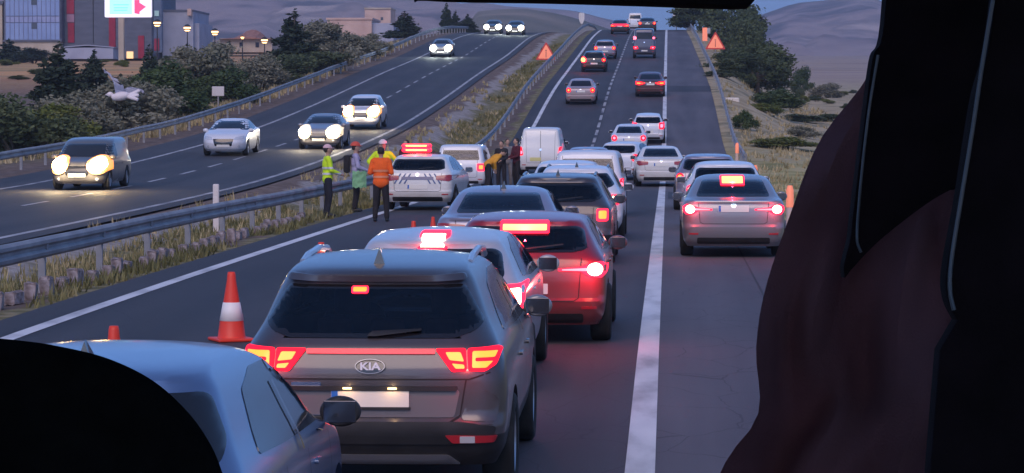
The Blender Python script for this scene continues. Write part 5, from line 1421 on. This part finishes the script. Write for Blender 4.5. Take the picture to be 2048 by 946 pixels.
# vest carried over the arm, bag on the ground
Xv = px_at(718, 71.0)
bm = bm_new()
for i in range(9):
    for j in range(11):
        u, v_ = i / 8 - .5, j / 10
        bm.verts.new((u * .36, -.02 - .10 * math.cos(u * 3.1) + .02 * math.sin(j * 1.3 + i), 1.05 - v_ * .42 + .02 * math.sin(i * 2.1)))
bm.verts.ensure_lookup_table()
for i in range(8):
    for j in range(10): bm.faces.new((bm.verts[i * 11 + j], bm.verts[(i + 1) * 11 + j], bm.verts[(i + 1) * 11 + j + 1], bm.verts[i * 11 + j + 1]))
bmesh.ops.solidify(bm, geom=bm.faces[:], thickness=.03)
o = obj('safety_vest', bm, cloth('mint_yellow', (.45, .80, .45)), None, True); o.location = (Xv, 71.1, gz(Xv, 71.1)); tag(o, 'mint and yellow safety vest hanging over the arm of the person in lilac', 'safety vest')
# ------------------------------------------------------------------ bus interior around the camera
cam_M = Matrix.Translation((0, 0, CAMZ)) @ Matrix.Rotation(YAW, 4, 'Z') @ Matrix.Rotation(R(90) + PITCH, 4, 'X')
def cpt(px, py, dist): return cam_M @ Vector(((px - 1024) / F * dist, (473 - py) / F * dist, -dist))
FWD = (cam_M.to_3x3() @ Vector((0, 0, -1))).normalized()
CABIN = noisy('cabin_plastic', [(.3, (.010, .007, .007)), (.7, (.018, .011, .012))], 40, 6, .9, spec=.06, bump=.2, bscale=600)
SEATF = noisy('seat_fabric', [(.3, (.006, .0055, .005)), (.7, (.011, .010, .009))], 60, 6, 1.0, spec=.0, bump=.3, bscale=900)
TRIM = mat('rubber_trim_glossy', (.02, .018, .02), .22, 0, .4)
bus = empty('bus', (0, 0, 0), 0, 'dark bus interior framing the view, with black window pillars at the right', 'bus')
def extr(name, pts, dist, thick, m, parent, bev=.004, seg=4):
    bm = bm_new(); A = [bm.verts.new(cpt(x, y, dist)) for x, y in pts]; f_ = bm.faces.new(A)
    r_ = bmesh.ops.extrude_face_region(bm, geom=[f_]); bmesh.ops.translate(bm, vec=FWD * thick, verts=[q for q in r_['geom'] if isinstance(q, bmesh.types.BMVert)])
    bmesh.ops.recalc_face_normals(bm, faces=bm.faces)
    es = [e for e in bm.edges if len(e.link_faces) == 2 and e.calc_face_angle(0) > R(60)]
    bmesh.ops.bevel(bm, geom=es, offset=bev, segments=seg, affect='EDGES', profile=.5, clamp_overlap=True)
    return obj(name, bm, m, parent, True, 45)
def spline(pts, n=8):
    out = []
    for i in range(len(pts) - 1):
        p0 = Vector(pts[max(0, i - 1)]); p1 = Vector(pts[i]); p2 = Vector(pts[i + 1]); p3 = Vector(pts[min(len(pts) - 1, i + 2)])
        for k in range(n):
            t = k / n; out.append(tuple(.5 * ((2 * p1) + (-p0 + p2) * t + (2 * p0 - 5 * p1 + 4 * p2 - p3) * t * t + (-p0 + 3 * p1 - 3 * p2 + p3) * t ** 3)))
    out.append(tuple(pts[-1])); return out
# window pillars
extr('window_pillar', spline([(1800, -700), (1772, 0), (1745, 120), (1722, 300), (1706, 430), (1700, 480), (1688, 530), (1690, 556)]) + spline([(1702, 540), (1760, 480), (1850, 410), (1900, 380)]) + [(2100, 360), (2100, -700)], 1.30, .016, CABIN, bus, .004)
extr('window_pillar', spline([(2040, -700), (1990, 0), (1950, 200), (1918, 400), (1893, 540), (1896, 600), (1915, 640)]) + [(1880, 700), (1860, 946), (1850, 1500), (2500, 1500), (2500, -700)], 1.12, .016, CABIN, bus, .004)
def rod(name, pts, dist, rad, m, parent):
    bm = bm_new(); P = [cpt(x, y, dist) for x, y in spline(pts, 6)]
    for a, b_ in zip(P, P[1:]): add_cyl(bm, a, b_, rad, rad, 8)
    return obj(name, bm, m, parent, True)
rod('edge_highlight', [(1756, 110), (1738, 220), (1724, 340), (1716, 430), (1714, 480), (1722, 505)], 1.30, .0007, mat('highlight_grey', (.10, .105, .11), .4, .3), bus)  # grey rod modelled as the highlight along the pillar edge
rod('edge_highlight', [(1986, 0), (1966, 120), (1945, 260), (1922, 400), (1903, 520), (1900, 580), (1908, 620)], 1.12, .0009, mat('highlight_grey', (.10, .105, .11), .4, .3), bus)  # same painted edge highlight on the nearer pillar
# shell that keeps the cabin dark
bm = bm_new()
add_box(bm, (-.1, -2.2, 3.42), (3.0, 6.8, .06)); obj('roof', bm, CABIN, bus)
bm = bm_new(); add_box(bm, (-.1, -5.5, 1.65), (3.0, .06, .9)); obj('rear_wall', bm, CABIN, bus)
bm = bm_new(); add_box(bm, (-.1, -2.2, 1.18), (3.0, 6.8, .06)); obj('floor', bm, CABIN, bus)
for x in (-1.57, 1.37):
    bm = bm_new(); add_box(bm, (x, -2.2, 1.65), (.05, 6.8, .9)); [add_box(bm, (x, yy, 2.75), (.05, .12, 1.3)) for yy in (-5.4, -3.6, -1.8, -.4)]; obj('side_wall', bm, CABIN, bus)
# curtain
cv = bm_new(); rows = 60; cols = 34
edge = spline([(1900, -500), (1790, 0), (1737, 150), (1640, 280), (1580, 430), (1530, 580), (1512, 700), (1516, 830), (1440, 946), (1330, 1250), (1300, 1500)], 8)
ey = [p[1] for p in edge]; ex = [p[0] for p in edge]; grid = []
for j in range(rows + 1):
    y = lerp(-480, 1480, j / rows); xl = float(np.interp(y, ey, ex)); row = []
    for i in range(cols + 1):
        t = i / cols; x = lerp(xl, 2150, t)
        fold = .014 * math.sin(t * 11 + y * .0035) + .010 * math.sin(t * 24 - y * .006 + 1) + .004 * math.sin(t * 47 + y * .01) + .006 * math.sin(y * .02 + t * 9) + .012 * (sstep(.0, .12, t) - 1) * -1
        row.append(cv.verts.new(cpt(x, y, 1.52 - fold)))
    grid.append(row)
for j in range(rows):
    for i in range(cols): cv.faces.new((grid[j][i], grid[j][i + 1], grid[j + 1][i + 1], grid[j + 1][i]))
bmesh.ops.solidify(cv, geom=cv.faces[:], thickness=.004)
o = obj('curtain', cv, noisy('curtain_maroon', [(.3, (.23, .112, .112)), (.7, (.32, .15, .15))], 14, 8, .95, bump=.25, bscale=700, spec=.08), None, True, 80); tag(o, 'dark maroon fabric curtain hanging beside the black bus window pillars', 'curtain')
# seat headrest, bottom left
hr = empty('seat_headrest', tuple(cpt(150, 1300, 1.15)), 0, 'black rounded seat headrest filling the bottom left corner', 'headrest')
o = extr('cushion', [(-900, 1600), (-900, 640)] + spline([(-300, 655), (0, 683), (100, 697), (200, 722), (290, 766), (360, 828), (405, 890), (430, 946), (445, 1010), (450, 1200)]) + [(440, 1600)], 1.10, .03, SEATF, hr, .008, 5)
o.matrix_parent_inverse = Matrix.Translation(-hr.location)
o = rod('rim_highlight', [(-300, 655), (0, 683), (100, 697), (200, 722), (290, 766), (360, 828), (405, 890), (430, 946), (445, 1010)], 1.145, .0008, mat('rim_highlight_dim', (.05, .055, .06), .4), hr); o.matrix_parent_inverse = Matrix.Translation(-hr.location)  # thin paler rod stands in for the rim highlight on the cushion
# sun visor along the top
vr = empty('sun_visor', tuple(cpt(1200, -150, .95)), 0, 'black sun visor edge along the top of the view', 'sun visor')
o = extr('visor_board', spline([(820, -260), (830, -30), (850, -8), (1100, -2), (1300, 4), (1440, 9), (1490, 9), (1506, 4), (1510, -30), (1512, -260)], 5), .95, .02, CABIN, vr, .0015, 3)
o.matrix_parent_inverse = Matrix.Translation(-vr.location)

# ------------------------------------------------------------------ evening haze
hm_ = bpy.data.materials.new('haze_air'); hm_.use_nodes = True; hn = hm_.node_tree
hn.nodes.remove(hn.nodes['Principled BSDF']); pv = hn.nodes.new('ShaderNodeVolumePrincipled')
pv.inputs['Color'].default_value = (.80, .82, .95, 1); pv.inputs['Density'].default_value = 0.00026; pv.inputs['Anisotropy'].default_value = 0.2
hn.links.new(pv.outputs[0], hn.nodes['Material Output'].inputs['Volume'])
bm = bm_new(); add_box(bm, (0, 4400, 200), (13000, 9800, 420)); hz = obj('haze', bm, hm_); tag(hz, kind='stuff')

# ------------------------------------------------------------------ weeds (nobody could count them) and small scrub
def weeds(name, zones, m, seed):
    rg = random.Random(seed); v = []; f = []
    for (x0, x1, d0, d1, n, h0, h1) in zones:
        for _ in range(n):
            X = rg.uniform(x0, x1); d = rg.uniform(d0, d1)
            if vnoise(X * .9 + 7, d * .22) < -.12: continue
            z = gz(X, d) - .03
            for k in range(5):
                a = rg.random() * 6.28; h = rg.uniform(h0, h1); w_ = .012 + .02 * rg.random() * (d / 60); l = h * rg.uniform(.2, .7); b0 = Vector((X + rg.uniform(-.08, .08), d + rg.uniform(-.08, .08), z))
                sd_ = Vector((math.cos(a + 1.57), math.sin(a + 1.57), 0)) * w_; i = len(v)
                v += [b0 - sd_, b0 + sd_, b0 + Vector((math.cos(a) * l, math.sin(a) * l, h))]; f.append((i, i + 1, i + 2))
    o = pydata(name, v, f, m, None, False); tag(o, kind='stuff'); return o
W1 = noisy('dry_grass', [(.3, (.20, .17, .08)), (.5, (.36, .29, .15)), (.7, (.52, .42, .26))], .6, 6, .9)
W2 = noisy('green_grass', [(.3, (.09, .09, .035)), (.5, (.17, .16, .065)), (.7, (.30, .25, .13))], .6, 6, .9)
weeds('green_weeds', [(-11.2, -9.2, 30, 130, 3200, .06, .24), (-11.2, -9.2, 130, 260, 1800, .12, .32), (-8.72, -8.05, 26, 130, 2200, .06, .22)], W2, 3)
weeds('dry_weeds', [(-12.4, -9.0, 30, 200, 1800, .10, .30), (3.3, 14, 75, 160, 2200, .10, .30), (3.3, 12, 160, 260, 900, .12, .35), (-27, -23.8, 85, 260, 2600, .15, .5)], W1, 4)
rg = random.Random(21)
for i in range(26):
    d = rg.uniform(150, 360); X = rg.uniform(6.5, 9 + d * .045); 
    plant('scrub', 'small dry scrub bush dotted over the tan slope on the right', 'bush', i % 3, X, d, rg.uniform(.35, .9), rg.uniform(.8, 2.0), [L_GREY, L_DARK, L_YEL][i % 3], 'scrub dotted over the right slope', 'shrub', gz(X, d) - .08)
for i in range(18):
    d = rg.uniform(190, 370); X = px_at(rg.uniform(0, 420), d)
    plant('scrub', 'small scrub bush dotted over the orange field at the left', 'bush', i % 3, X, d, rg.uniform(.4, 1.0), rg.uniform(1.0, 2.4), [L_GREY, L_DARK, L_YEL][i % 3], 'scrub dotted over the left field', 'shrub', gz(X, d) - .08)
plant('tree', 'dark tree at the very left of the crest group beside the marker board', 'tree', 2, px_at(1385, 312), 312, 5.2, 4.6, L_DARK, 'trees and bushes on the right bank', 'tree', gz(px_at(1385, 312), 312) - .1)
